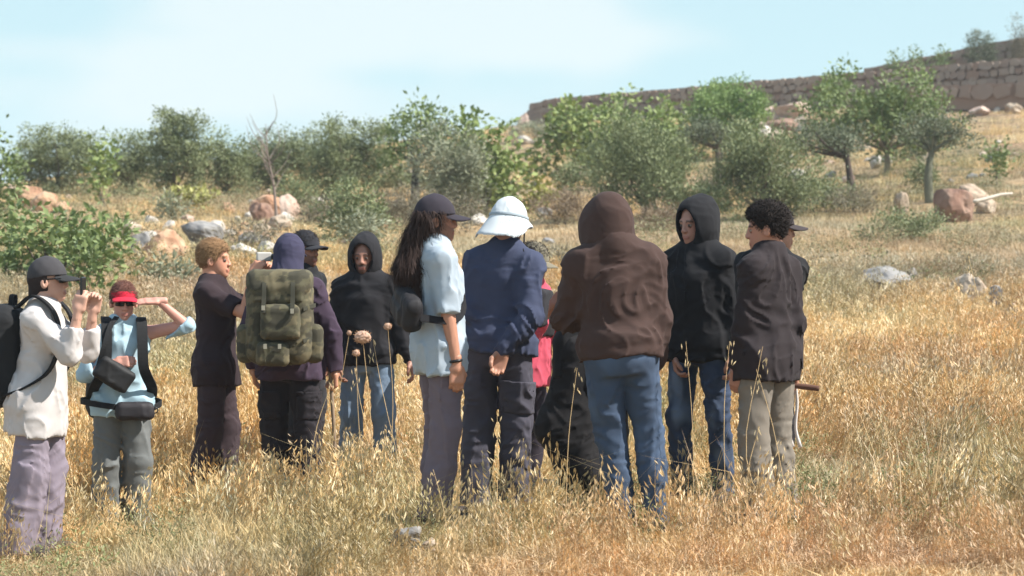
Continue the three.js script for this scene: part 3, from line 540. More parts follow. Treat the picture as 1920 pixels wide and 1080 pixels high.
  part('shaft', tubeAlong([v(foot), v(foot.clone().lerp(top, 0.4)).add(V(0.008, 0, 0.006)), v(top), v(top).add(V(-0.008, 0.1, 0))], [0.009, 0.011, 0.013, 0.014], 8), mat('#8d7a66'), st);
}
// --- man in a cap half hidden behind the rucksack
{
  const p = person('capman', { label: 'man in dark baseball cap and black shirt half hidden behind the rucksack', far: 1, height: 1.75, yaw: 60, headYaw: 55, skin: '#a87762', beard: 0.6, top: { name: 'shirt', color: '#17181c', off: 0.035, hem: -0.13, sleeve: 1.9 }, pants: { color: '#2b2a2e' } });
  cap(p, '#27272d', { dip: 0.1 }); shortHair(p, '#1d1614', { thick: 0.01 });
}
// --- bearded man with the hood up
{
  const p = person('beard', { label: 'bearded man in black hoodie with the hood up and pale jeans', height: 1.73, yaw: -6, headYaw: -8, headPitch: 4, skin: '#9c705e', beard: 0.92, lean: [-0.03, 1, 0], footL: [0.14, 0.02], footR: [-0.12, -0.05],
    armL: { upper: [0.34, -1, 0.02], fore: [0.3, -1, 0.3], curl: 0.5 }, armR: { upper: [-0.28, -1, 0], fore: [0.15, -1, 0.4] },
    top: { name: 'hoodie', hoodBase: 1, color: '#18171c', off: 0.045, hem: -0.1, r: [0.084, 0.074, 0.056], sleeve: 1.93, cuff: true, band: true, fold: 0.02 }, pants: { color: '#6b7d92', r: [0.108, 0.09, 0.086], wear: '#9aacbe', fold: 0.02 } });
  hoodUp(p, '#18171c');
}
// --- tall man with the long hair
{
  const p = person('pony', { label: 'man in dark cap with long wavy hair and light blue short sleeved shirt', height: 1.82, yaw: 108, headYaw: 92, headPitch: -2, skin: '#b5826a', beard: 0.5, lean: [-0.04, 1, 0], hip: [0, 0], footL: [0.1, 0.04], footR: [-0.1, -0.02],
    armR: { upper: [0.12, -1, 0.12], fore: [0.17, -1, 0.02], hand: [0.02, -1, 0.02], palm: [-0.3, 0, -1], curl: 0.55 }, armL: { upper: [0.1, -1, -0.2], fore: [0.3, -1, -0.1] },
    top: { name: 'shirt', neck: 1, color: '#a1adb8', off: 0.036, flare: 0.02, hem: -0.15, r: [0.074, 0.074, 0.06], sleeve: 0.92, fold: 0.02 }, pants: { color: '#6b6069', r: [0.108, 0.09, 0.09], fold: 0.022, top: 0.03 } });
  cap(p, '#2f2a33', { dip: 0.28 });
  const hair = (x, y, z) => {
    let d = smax(ell(x, y, z, 0, 0.02, -0.018, 0.088, 0.1, 0.104), Math.max(y - 0.04, z - 0.012 - y * 0.3), 0.012);
    d = smin(d, ell(x, y, z, 0, -0.05, -0.075, 0.07, 0.08, 0.05), 0.04);
    d = smin(d, rc(x, y, z, V0(-0.01, -0.09, -0.12), V0(-0.035, -0.26, -0.15), 0.055, 0.074), 0.05);
    d = smin(d, rc(x, y, z, V0(-0.035, -0.26, -0.15), V0(-0.04, -0.43, -0.14), 0.074, 0.04), 0.05);
    const w = noise3(x * 8, y * 14, z * 8) * 4, n = noise3(x * 42 + w, y * 9, z * 42 + w), m = noise3(x * 90 + w, y * 20, z * 90);
    d -= 0.02 * (1 - Math.abs(2 * n - 1)) + 0.008 * m - 0.012;
    return smax(d, -ell(Math.abs(x), y, z, 0.085, -0.014, 0.0, 0.02, 0.028, 0.02), 0.006);
  };
  p.onHead('hair', hair, [-0.2, -0.56, -0.3], [0.14, 0.09, 0.08], 0.0065, '#2c1911', { mottle: 0.25, rough: 0.85, slack: 0.04, strands: [4200, 0.09, 0.0028, 1.4, 2] });
  const a = p.arm.R, wt = p.cloth('wristwatch', new THREE.TorusGeometry(0.03, 0.008, 8, 20).applyQuaternion(new THREE.Quaternion().setFromUnitVectors(V(0, 0, 1), a.fd)).translate(...a.wr.clone().addScaledVector(a.fd, -0.025).toArray()), '#141416', { rough: 0.4 });
  const b = carried(p, 'sling_bag', 'black sling bag across the back of the long haired man', 'bag', -0.06, 0.2, -0.15);
  solid('bag_body', (x, y, z) => { const r = x * 0.9 + y * 0.42, t = -x * 0.42 + y * 0.9; return smin(rbox(r, t, z, 0, 0, -0.035, 0.15, 0.095, 0.05, 0.045), rbox(r, t, z, 0.02, -0.03, -0.08, 0.09, 0.05, 0.02, 0.018), 0.015) - wrinkle(x, y, z, 9); }, [-0.22, -0.21, -0.15], [0.22, 0.21, 0.05], 0.009, '#17151a', b, { rough: 0.75 });
  part('strap', ribbon([V(0.1, 0.08, 0.0), V(0.15, 0.19, 0.05), V(0.15, 0.26, 0.15), V(0.07, 0.16, 0.265), V(-0.06, 0.0, 0.27), V(-0.15, -0.08, 0.18), V(-0.13, -0.06, 0.0)], V(0.3, 0.9, 0), 0.04, 0.008), flat('#151418'), b);
}
// --- man with the pale blue sun hat
{
  const p = person('hat', { label: 'man seen from behind in pale blue sun hat and navy jacket, hands behind him', height: 1.8, yaw: 166, headYaw: 146, headPitch: 10, fat: 0.96, lean: [0.085, 1, 0], hip: [-0.02, 0], footL: [0.1, 0.0], footR: [-0.1, 0.06], skin: '#a87a64',
    armR: { upper: [0.02, -1, 0.38], fore: [-0.75, -0.95, 0.14], hand: [-0.3, -1, 0.1], palm: [0, 0, 1], curl: 0.6 }, armL: { upper: [-0.14, -1, 0.05], fore: [0.3, -0.5, -0.8], curl: 0.6 },
    top: { name: 'jacket', neck: 1, color: '#383f57', off: 0.045, hem: -0.06, r: [0.086, 0.074, 0.056], sleeve: 1.93, cuff: true, band: true, fold: 0.026 }, pants: { color: '#43414c', r: [0.118, 0.1, 0.09], fold: 0.026, pockets: [['cargo_pocket', -0.13, -0.3, 0.0, 0.09, 0.09]] } });
  const brim = (x, y, z) => { const k = Math.hypot(x / 0.1, (z + 0.01) / 0.116), back = smooth(0.06, -0.14, z), e = (k - 0.96) * 0.105, out = 0.04 + back * 0.035, yy = 0.034 - e * (0.9 + back * 0.75) + 0.016 * (noise3(x * 16, 1, z * 16) - 0.5) * clamp(e * 25); return smax(smax(Math.abs(y - yy) * (0.7 - back * 0.16) - 0.0045, e - out, 0.004), -e - 0.012, 0.004); };
  const hat = p.onHead('sun_hat', (x, y, z) => Math.min(Math.max(ell(x, y, z, 0, 0.025, -0.01, 0.1, 0.13, 0.116) - 0.009 * (creases(x * 1.5, y * 1.5, z * 1.5, 2) - 0.3), 0.03 - y), brim(x, y, z)), [-0.23, -0.16, -0.25], [0.23, 0.19, 0.22], 0.0055, '#c3c9cc', { mottle: 0.1 });
  p.onHead('hat_band', (x, y, z) => smax(smax(ell(x, y, z, 0, 0.025, -0.01, 0.108, 0.129, 0.124), -(ell(x, y, z, 0, 0.025, -0.01, 0.1, 0.12, 0.115)), 0.002), Math.abs(y - 0.042) - 0.009, 0.003), [-0.13, 0.02, -0.15], [0.13, 0.07, 0.13], 0.005, '#98a3ab', { parent: hat });
  p.onHead('hair', (x, y, z) => smax(ell(x, y, z, 0, 0.02, -0.018, 0.086, 0.1, 0.102), Math.max(y - 0.03, z - 0.0, -0.08 - y), 0.01), [-0.11, -0.1, -0.14], [0.11, 0.06, 0.03], 0.006, '#1e1614');
  for (const k of [-1, 1]) p.onHead('chin_cord', (x, y, z) => rc(x, y, z, V0(k * 0.09, 0.03, 0.02), V0(k * 0.06, -0.14, 0.08), 0.005, 0.005), [-0.11, -0.16, 0], [0.11, 0.05, 0.11], 0.004, '#1d1c22', { parent: hat });
  const b = carried(p, 'shoulder_bag', 'dark shoulder bag at the side of the man in the navy jacket', 'bag', -0.16, 0.2, 0.09);
  solid('bag_body', (x, y, z) => rbox(x, y, z, 0, 0, 0.02, 0.07, 0.11, 0.09, 0.03) - wrinkle(x, y, z, 3), [-0.11, -0.16, -0.1], [0.11, 0.16, 0.15], 0.009, '#232228', b);
  part('strap', ribbon([V(0.0, 0.09, -0.05), V(0.02, 0.2, -0.14), V(0.06, 0.3, -0.16), V(0.1, 0.34, -0.09), V(0.1, 0.28, 0.02), V(0.04, 0.1, 0.06)], V(1, 0, 0.3), 0.045, 0.008), flat('#1b1b22'), b);
}
// --- person in the red shirt, mostly hidden
{
  const p = person('red', { label: 'person in pinkish red shirt and black vest mostly hidden behind the navy jacket', far: 1, height: 1.68, yaw: 62, headYaw: 58, headPitch: 12, skin: '#8d5f4e', lean: [0.06, 1, 0],
    armL: { upper: [0.5, -0.9, 0.1], fore: [0.75, -0.1, 0.5], curl: 0.9 }, armR: { upper: [0.3, -1, 0.25], fore: [0.5, 0.7, 0.3], curl: 0.9 },
    top: { name: 'shirt', color: '#b8485c', off: 0.05, flare: 0.03, hem: -0.2, r: [0.08, 0.075, 0.062], sleeve: 1.5, fold: 0.02 }, pants: { color: '#2d2732' } });
  cap(p, '#77705f'); shortHair(p, '#1d1513');
  const vest = (x, y, z) => p.torso(x, y, z, 0.068, 0.14, 0.46) - 0.01 * (creases(x, y, z, 3) - 0.3), c = p.tp(0, 0.3, 0);
  p.cloth('vest', meshField(vest, [c.x - 0.34, c.y - 0.3, c.z - 0.34], [c.x + 0.34, c.y + 0.3, c.z + 0.34], 0.011, 0.02), '#1d1c20');
  const h = gripDir(p, 'R'), k = thing('camcorder', 'black and silver video camera held in front of the red shirt', 'camera', worldOf(p, h.c.clone().add(V(0, 0.03, 0.06)))); k.rotation.y = 0.9;
  solid('camera_body', (x, y, z) => rbox(x, y, z, 0, 0, 0, 0.04, 0.04, 0.08, 0.012), [-0.06, -0.06, -0.1], [0.06, 0.06, 0.1], 0.006, '#2a2a2e', k, { rough: 0.4 });
  part('lens', new THREE.CylinderGeometry(0.03, 0.03, 0.06, 18).rotateX(Math.PI / 2).translate(0, 0, 0.1), mat('#a9a9ad', { roughness: 0.25, metalness: 0.6 }), k);
  part('handle', ribbon([V(0, 0.04, -0.06), V(0, 0.075, -0.04), V(0, 0.075, 0.04), V(0, 0.04, 0.06)], V(1, 0, 0), 0.018, 0.01), mat('#9a9a9e', { roughness: 0.4 }), k);
}
// --- broad man in the brown hoodie
{
  const p = person('brown', { label: 'broad man seen from behind in brown hoodie with the hood up and blue jeans', height: 1.83, yaw: 184, headYaw: 212, headPitch: 12, fat: 1.23, lean: [-0.07, 1, -0.08], hip: [0.05, 0.0], headShift: [-0.035, -0.055, -0.03], footL: [0.03, 0.02], footR: [-0.13, -0.02], skin: '#b08068',
    armR: { upper: [0.2, -1, -0.02], fore: [-0.02, -1, -0.25], curl: 0.6 }, armL: { upper: [-0.3, -1, -0.3], fore: [0.35, 0.12, -1], curl: 0.8 },
    top: { name: 'hoodie', hoodBase: 1.08, color: '#3f2d28', off: 0.045, hem: -0.055, r: [0.098, 0.084, 0.062], sleeve: 1.93, cuff: true, band: true, fold: 0.026 }, pants: { color: '#3b4a60', r: [0.126, 0.088, 0.064], wear: '#506480', fold: 0.022, top: 0.02 } });
  hoodUp(p, '#3f2d28', { big: 1.16, rim: -0.15 });
}
// --- dark figure behind the brown hoodie
{
  const p = person('cloak', { label: 'figure in long black coat mostly hidden behind the brown hoodie', far: 1, height: 1.6, yaw: 200, headPitch: 15, skin: '#8d6655', top: { name: 'coat', color: '#17161a', off: 0.06, flare: 0.05, hem: -0.16, sleeve: 1.93, r: [0.09, 0.08, 0.06] }, pants: { color: '#1b181b', r: [0.115, 0.095, 0.085] },
    armL: { upper: [-0.4, -1, 0.1], fore: [-0.1, -1, 0.1] } });
  shortHair(p, '#1a1412');
  const a = p.W([-0.15, 0, 0.04]).add(V(0, 0.95, 0)), b = p.W([-0.27, 0, 0.06]).add(V(0, 0.5, 0)), c = p.W([-0.13, 0, 0.05]).add(V(0, 0.25, 0));
  const f = (x, y, z) => smin(smin(rc(x, y, z, a, b, 0.09, 0.11), rc(x, y, z, b, c, 0.11, 0.1), 0.08), rc(x, y, z, a, c, 0.12, 0.14), 0.08) - 0.02 * (creases(x, y, z, 21) - 0.3);
  p.cloth('coat_tail', meshField(f, [Math.min(a.x, b.x, c.x) - 0.22, 0.08, Math.min(a.z, b.z, c.z) - 0.22], [Math.max(a.x, b.x, c.x) + 0.22, 1.15, Math.max(a.z, b.z, c.z) + 0.22], 0.011, 0.03), '#171518');
}
// --- tall man in the black hoodie
{
  const p = person('tall', { label: 'slim man in black hoodie with the hood up and worn blue jeans, face turned aside', height: 1.82, yaw: -28, headYaw: -48, headPitch: 6, skin: '#a97c6a', lean: [-0.03, 1, 0], footL: [0.13, 0.0], footR: [-0.11, 0.03],
    armR: { upper: [-0.1, -1, 0.05], fore: [0.14, -1, 0.3], curl: 0.6 }, armL: { upper: [0.18, -1, 0], fore: [0.02, -1, 0.25], curl: 0.6 },
    top: { name: 'hoodie', hoodBase: 1, color: '#121217', off: 0.04, hem: -0.13, r: [0.08, 0.07, 0.056], sleeve: 1.93, cuff: true, band: true, fold: 0.024 }, pants: { color: '#323f56', r: [0.104, 0.078, 0.066], wear: '#7d90a8', fold: 0.024 } });
  hoodUp(p, '#121217');
}
// --- man in the cap between those two
{
  const p = person('behind', { label: 'man in dark cap and black jacket showing behind the curly haired man', far: 1, height: 1.77, yaw: 140, headYaw: 100, skin: '#b08572', lean: [0.1, 1, 0], hip: [0, 0], armL: { upper: [0.1, -1, -0.2], fore: [0.2, -1, 0] }, armR: { upper: [-0.2, -1, 0.2], fore: [-0.05, -1, 0.1] },
    top: { name: 'jacket', color: '#18171b', off: 0.05, hem: -0.15, sleeve: 1.93, r: [0.088, 0.076, 0.06], fold: 0.022 }, pants: { color: '#1d1a1e' }, footL: [0.02, 0], footR: [-0.12, 0] });
  cap(p, '#3a3234'); shortHair(p, '#201816');
}
// --- curly haired man
{
  const p = person('curly', { label: 'man with dark curly hair in dark brown jacket and greyish trousers', height: 1.76, yaw: 228, headYaw: 262, headPitch: 4, fat: 0.92, skin: '#b17f6a', lean: [0.0, 1, -0.03], footL: [0.09, 0.02], footR: [-0.09, 0.0],
    armR: { upper: [0.12, -1, 0.12], fore: [0.04, -1, -0.2], curl: 0.9 }, armL: { upper: [-0.16, -1, -0.05], fore: [-0.12, -1, -0.2], curl: 0.6 },
    top: { name: 'jacket', neck: 1, color: '#271f22', off: 0.045, flare: 0.01, hem: -0.15, r: [0.082, 0.074, 0.058], sleeve: 1.93, fold: 0.026, collar: 0.56 }, pants: { color: '#7a7268', r: [0.108, 0.092, 0.088], fold: 0.024 } });
  shortHair(p, '#211815', { thick: 0.005, topThick: 0.018, curl: 0.007, freq: 62, stretch: 0.8, nape: -0.075, strands: [3000, 0.024, 0.003, 0.8, 0.3] });
  for (const [i, z] of [[0, 0.02], [1, -0.03]].entries()) {
    const t = p.tp(-0.2, -0.13, z[1] - 0.0); part('white_cord', tubeAlong([t, t.clone().add(V(-0.03, -0.15, 0)), t.clone().add(V(-0.035, -0.3, 0.012)), t.clone().add(V(-0.06, -0.4, 0.0))], [0.007, 0.009, 0.008, 0.012], 6), mat('#d6cfcd'), p.g);
  }
  const h = gripDir(p, 'R'), c = worldOf(p, h.c), st = thing('club_stick', 'short brown stick poking out past the curly haired man\'s jacket', 'stick', c);
  part('shaft', tubeAlong([V(-0.25, 0.02, -0.05), V(-0.05, 0.01, 0), V(0.1, -0.005, 0.02), V(0.16, -0.012, 0.03)], [0.014, 0.014, 0.016, 0.015], 8), mat('#5d4034'), st);
}
// ---------- trees, shrubs, rocks, walls ----------
const leafMat = (o = {}) => new THREE.MeshPhysicalMaterial({ vertexColors: true, roughness: 0.75, transmission: 0.3, thickness: 0, ...o });
const barkMat = new THREE.MeshStandardMaterial({ vertexColors: true, roughness: 1 });
const paintBark = (g, c) => colorize(g, (x, y, z, C) => C.copy(c).multiplyScalar(0.7 + 0.6 * fbm(x * 14, y * 5, z * 14, 3)));
// leaves: many small folded blades spread through the lobes of a crown
function crownGeo(r, lobes, n, L, Wd, tones, o = {}) {
  const pos = new Float32Array(n * 12), col = new Float32Array(n * 12), idx = new Uint32Array(n * 6), C = new THREE.Color(), tot = lobes.reduce((a, l) => a + l[3] * l[4] * l[5], 0);
  const clumps = [];
  for (let i = 0; i < (o.clumps ?? 90); i++) {
    let t = r() * tot, l = lobes[0]; for (const q of lobes) { t -= q[3] * q[4] * q[5]; if (t <= 0) { l = q; break; } }
    const th = r() * Math.PI * 2, ph = Math.acos(2 * r() - 1), k = Math.cbrt(0.12 + 0.88 * r());
    clumps.push([l[0] + l[3] * k * Math.sin(ph) * Math.cos(th), l[1] + l[4] * k * Math.cos(ph), l[2] + l[5] * k * Math.sin(ph) * Math.sin(th), (0.5 + r() * 0.8), r(), l]);
  }
  const R = o.clumpR ?? 0.22, d = V(), u = V(), s = V();
  for (let i = 0; i < n; i++) {
    const c = clumps[(r() * clumps.length) | 0], ga = () => (r() + r() + r() - 1.5) * 1.15;
    const gx = ga(), gy = ga(), gz = ga(), x = c[0] + gx * R * c[3], y = Math.max(o.floor ?? -9, c[1] + gy * R * c[3] * (o.tallClump ?? 0.85)), z = c[2] + gz * R * c[3];
    d.set(gx + (r() - 0.5) * 1.6, gy * 0.6 + (o.up ?? 0.35) + (r() - 0.5) * 1.4, gz + (r() - 0.5) * 1.6).normalize(); u.set(r() - 0.5, r() - 0.2, r() - 0.5); s.crossVectors(d, u).normalize(); u.crossVectors(s, d);
    const k = 0.6 + r() * 0.75, a = L * k, b = Wd * k * 0.5, P = [x, y, z, x + d.x * a * 0.5 + s.x * b, y + d.y * a * 0.5 + s.y * b, z + d.z * a * 0.5 + s.z * b, x + d.x * a - u.x * b * 0.6, y + d.y * a - u.y * b * 0.6, z + d.z * a - u.z * b * 0.6, x + d.x * a * 0.5 - s.x * b, y + d.y * a * 0.5 - s.y * b, z + d.z * a * 0.5 - s.z * b];
    pos.set(P, i * 12);
    const t = clamp(c[4] * 0.6 + r() * 0.5) * (tones.length - 1), q = Math.min(tones.length - 2, t | 0); C.copy(tones[q]).lerp(tones[q + 1], t - q).multiplyScalar(0.88 + r() * 0.24);
    for (let j = 0; j < 4; j++) col.set([C.r, C.g, C.b], i * 12 + j * 3);
    idx.set([i * 4, i * 4 + 1, i * 4 + 2, i * 4, i * 4 + 2, i * 4 + 3], i * 6);
  }
  const g = new THREE.BufferGeometry(); g.setAttribute('position', new THREE.BufferAttribute(pos, 3)); g.setAttribute('color', new THREE.BufferAttribute(col, 3)); g.setIndex(new THREE.BufferAttribute(idx, 1)); g.computeVertexNormals();
  return g;
}
const lin = (...c) => new THREE.Color().setRGB(...c);
const TONES = {
  olive: [lin(0.125, 0.155, 0.06), lin(0.195, 0.23, 0.095), lin(0.29, 0.325, 0.155)],
  darkolive: [lin(0.085, 0.105, 0.055), lin(0.135, 0.16, 0.085), lin(0.2, 0.23, 0.13)],
  fig: [lin(0.13, 0.18, 0.045), lin(0.22, 0.29, 0.075), lin(0.34, 0.39, 0.12)],
  almond: [lin(0.12, 0.165, 0.05), lin(0.18, 0.245, 0.075), lin(0.27, 0.335, 0.115)],
  round: [lin(0.14, 0.22, 0.05), lin(0.2, 0.3, 0.075), lin(0.27, 0.37, 0.11)],
  scrub: [lin(0.15, 0.13, 0.085), lin(0.22, 0.19, 0.12), lin(0.3, 0.27, 0.17)],
  sage: [lin(0.19, 0.21, 0.13), lin(0.27, 0.29, 0.18), lin(0.36, 0.37, 0.25)],
  yellow: [lin(0.22, 0.25, 0.05), lin(0.34, 0.34, 0.08), lin(0.42, 0.4, 0.14)],
  brown: [lin(0.17, 0.12, 0.075), lin(0.25, 0.18, 0.11), lin(0.32, 0.25, 0.15)],
};
const FOLIAGE = leafMat();
let treeSeed = 100;
// box of the crown in the photograph's pixels, its distance, the kind of leaf and how it stands
function tree(name, label, category, group, [x0, y0, x1, y1], d, kind, o = {}) {
  const r = rngOf(treeSeed += 13), W = (x1 - x0) / FOCAL * d, H = (y1 - y0) / FOCAL * d, bx = o.trunk ?? (x0 + x1) / 2, b = at(bx, y1, d), gy = ground(b.x, b.z), base = V(b.x, gy, b.z);
  const c = at((x0 + x1) / 2, (y0 + y1) / 2, d), t = thing(name, label, category, base, group), cx = c.x - b.x, top = at(bx, y0, d).y - gy, low = o.trunk ? Math.max(0.03, at(bx, y1, d).y - gy) : Math.min(0.05, Math.max(0.03, at(bx, y1, d).y - gy)), mid = (top + low) / 2, hh = Math.max(0.2, (top - low) / 2), depth = W * (o.deep ?? 0.42);
  const lobes = [], nl = o.lobes ?? 13;
  for (let i = 0; i < nl; i++) {
    const a = i / nl * Math.PI * 2 + r() * 0.8, k = i === 0 ? 0 : 0.3 + r() * 0.42, ly = i === 0 ? 0.1 : ((i * 0.618) % 1 * 2 - 1) * 0.66, sz = (0.36 + r() * 0.2);
    lobes.push([cx + Math.cos(a) * k * W / 2 * 1.4, mid + ly * hh, Math.sin(a) * k * depth, W / 2 * sz * 1.08 * (1 - 0.2 * Math.max(0, ly)), hh * (0.4 + r() * 0.22), depth * sz * 1.3]);
  }
  for (const s of o.spikes ?? []) lobes.push([at(s[0], s[1], d).x - b.x, at(s[0], s[1], d).y - gy, 0, s[2] / FOCAL * d, s[3] / FOCAL * d, s[2] / FOCAL * d]);
  const leaf = { olive: [0.075, 0.03], darkolive: [0.075, 0.03], fig: [0.14, 0.1], almond: [0.11, 0.055], round: [0.09, 0.05], scrub: [0.1, 0.018], sage: [0.1, 0.03], yellow: [0.14, 0.08], brown: [0.1, 0.014] }[kind], sc = o.leaf ?? 1;
  const area = W * (top - low), n = Math.round(Math.min(o.max ?? 24000, area * (o.fill ?? 5.6) / (leaf[0] * leaf[1] * sc * sc * 0.5)));
  part('crown', crownGeo(r, lobes, n, leaf[0] * sc, leaf[1] * sc, TONES[kind], { clumps: o.clumps ?? Math.round(70 + area * 22), clumpR: o.clumpR ?? 0.2, up: o.up ?? 0.35, floor: 0.02, tallClump: o.tallClump }), FOLIAGE, t);
  const bc = o.bark ?? lin(0.13, 0.105, 0.08), th = o.thick ?? 0.06, fork = V(cx * 0.3 + (r() - 0.5) * 0.1, Math.max(0.15, low + hh * 0.25), 0);
  if (!o.noTrunk) {
    const geos = [tubeAlong([V(0, -0.15, 0), V((r() - 0.5) * 0.1, fork.y * 0.5, (r() - 0.5) * 0.1), fork], [th * 1.25, th, th * 0.75], 7)];
    part('trunk', paintBark(geos[0], bc), barkMat, t);
    for (const l of lobes.slice(0, o.limbs ?? 6)) part('limb', paintBark(tubeAlong([fork.clone().add(V(0, -0.05, 0)), V(lerp(fork.x, l[0], 0.5) + (r() - 0.5) * 0.15, lerp(fork.y, l[1], 0.4), l[2] * 0.5), V(l[0], l[1] + l[4] * 0.3, l[2])], [th * 0.6, th * 0.36, th * 0.1], 5), bc), barkMat, t);
  }
  return t;
}
const OL = 'olive trees along the back slope', FG = 'leafy green trees below the stone wall', SB = 'low scrub bushes on the slope';
tree('fig_tree', 'bright green leafy tree at the far edge beside the olives', 'tree', FG, [-70, 255, 34, 400], 40, 'almond', { fill: 4 });
tree('olive_tree', 'rounded grey green olive tree, leftmost of the olive row', 'tree', OL, [22, 238, 186, 362], 55, 'olive', { spikes: [[92, 258, 18, 16]] });
tree('climbing_vine', 'narrow upright green vine between two olive trees', 'vine', null, [170, 255, 216, 400], 46, 'fig', { fill: 2.8, deep: 0.8, lobes: 7, thick: 0.02 });
tree('olive_tree', 'olive tree just behind the narrow green vine', 'tree', OL, [196, 243, 292, 365], 53, 'olive');
tree('olive_tree', 'tallest grey green olive tree of the back row', 'tree', OL, [274, 214, 392, 370], 50, 'olive', { spikes: [[310, 228, 22, 18], [345, 232, 24, 20]] });
tree('olive_tree', 'low olive tree to the right of the tallest olive', 'tree', OL, [380, 256, 474, 366], 52, 'olive');
tree('olive_tree', 'wide olive tree behind the bare dead tree', 'tree', OL, [462, 244, 592, 360], 55, 'olive', { spikes: [[570, 250, 14, 12]] });
tree('olive_tree', 'dense olive tree above the scrub left of the dark almond', 'tree', OL, [574, 226, 738, 350], 52, 'olive', { spikes: [[690, 240, 26, 18]] });
tree('almond_tree', 'dark trunked almond tree with uneven pointed top', 'tree', FG, [735, 196, 862, 318], 48, 'almond', { trunk: 776, spikes: [[782, 208, 16, 22], [830, 210, 12, 14], [758, 232, 16, 18]], thick: 0.1, bark: lin(0.07, 0.06, 0.05), fill: 3.6 });
tree('olive_bush', 'soft grey green bush in front of the almond tree', 'bush', null, [790, 226, 905, 352], 46, 'sage', { noTrunk: false, thick: 0.03, fill: 4 });
tree('fig_tree', 'light green fig tree left of the wall end', 'tree', FG, [848, 212, 968, 322], 47, 'fig', { fill: 4.4 });
tree('fig_tree', 'broad light green fig tree with upright shoots in front of the wall', 'tree', FG, [1018, 190, 1150, 312], 56, 'fig', { fill: 4.4, spikes: [[1128, 190, 8, 22], [1068, 205, 10, 18]] });
tree('fig_tree', 'tall yellowish green fig tree with pointed shoots against the wall', 'tree', FG, [1092, 172, 1286, 300], 58, 'fig', { fill: 4.4, spikes: [[1180, 182, 8, 20], [1218, 184, 8, 22], [1246, 186, 8, 20], [1150, 190, 8, 20]] });
tree('round_tree', 'smooth round bright green tree touching the wall top', 'tree', FG, [1280, 146, 1428, 268], 64, 'round', { fill: 6.5, deep: 0.5 });
tree('olive_tree', 'big grey green olive bush behind the brown hood', 'tree', OL, [1116, 238, 1302, 386], 44, 'olive', { up: 0.8, tallClump: 1.4 });
tree('olive_tree', 'small dark olive tree with crooked bare trunk', 'tree', OL, [1284, 222, 1384, 282], 50, 'darkolive', { trunk: 1345, thick: 0.08, limbs: 8, fill: 3.8 });
tree('olive_tree', 'big grey green olive bush behind the black hood', 'tree', OL, [1342, 236, 1506, 404], 42, 'olive', { up: 0.8, tallClump: 1.3 });
tree('fig_tree', 'largest green fig tree, spreading on thin stems below the wall', 'tree', FG, [1528, 132, 1782, 300], 52, 'almond', { fill: 4.6, lobes: 18, thick: 0.07, limbs: 9, bark: lin(0.26, 0.22, 0.17), trunk: 1660, spikes: [[1650, 146, 24, 16], [1700, 156, 22, 14]] });
tree('olive_tree', 'young olive tree on one slim dark trunk before the large fig', 'tree', OL, [1480, 228, 1622, 300], 46, 'darkolive', { trunk: 1598, thick: 0.075, bark: lin(0.08, 0.06, 0.05), fill: 3 });
tree('olive_tree', 'leaning olive tree with forked pale trunk at the slope\'s edge', 'tree', OL, [1686, 208, 1820, 292], 45, 'darkolive', { trunk: 1744, thick: 0.085, bark: lin(0.17, 0.17, 0.12), limbs: 9, fill: 2.8, spikes: [[1790, 246, 28, 22], [1706, 240, 18, 26]] });
tree('seedling_bush', 'small lone green bush on the dry slope', 'bush', null, [1846, 258, 1892, 312], 47, 'almond', { fill: 2, thick: 0.015 });
tree('fig_shrub', 'large leafy green shrub behind the phone holder', 'shrub', null, [-40, 380, 238, 520], 27, 'almond', { fill: 3.6, leaf: 1.05, lobes: 14, clumpR: 0.16, spikes: [[160, 400, 22, 26], [210, 420, 22, 20], [60, 410, 40, 30], [110, 440, 40, 40], [20, 460, 50, 40], [160, 470, 30, 40]] });
tree('fig_shrub', 'green shrub stem hanging over the phone holder\'s cap', 'shrub', null, [130, 420, 200, 545], 25, 'almond', { fill: 2, leaf: 0.9, clumpR: 0.12, thick: 0.015 });
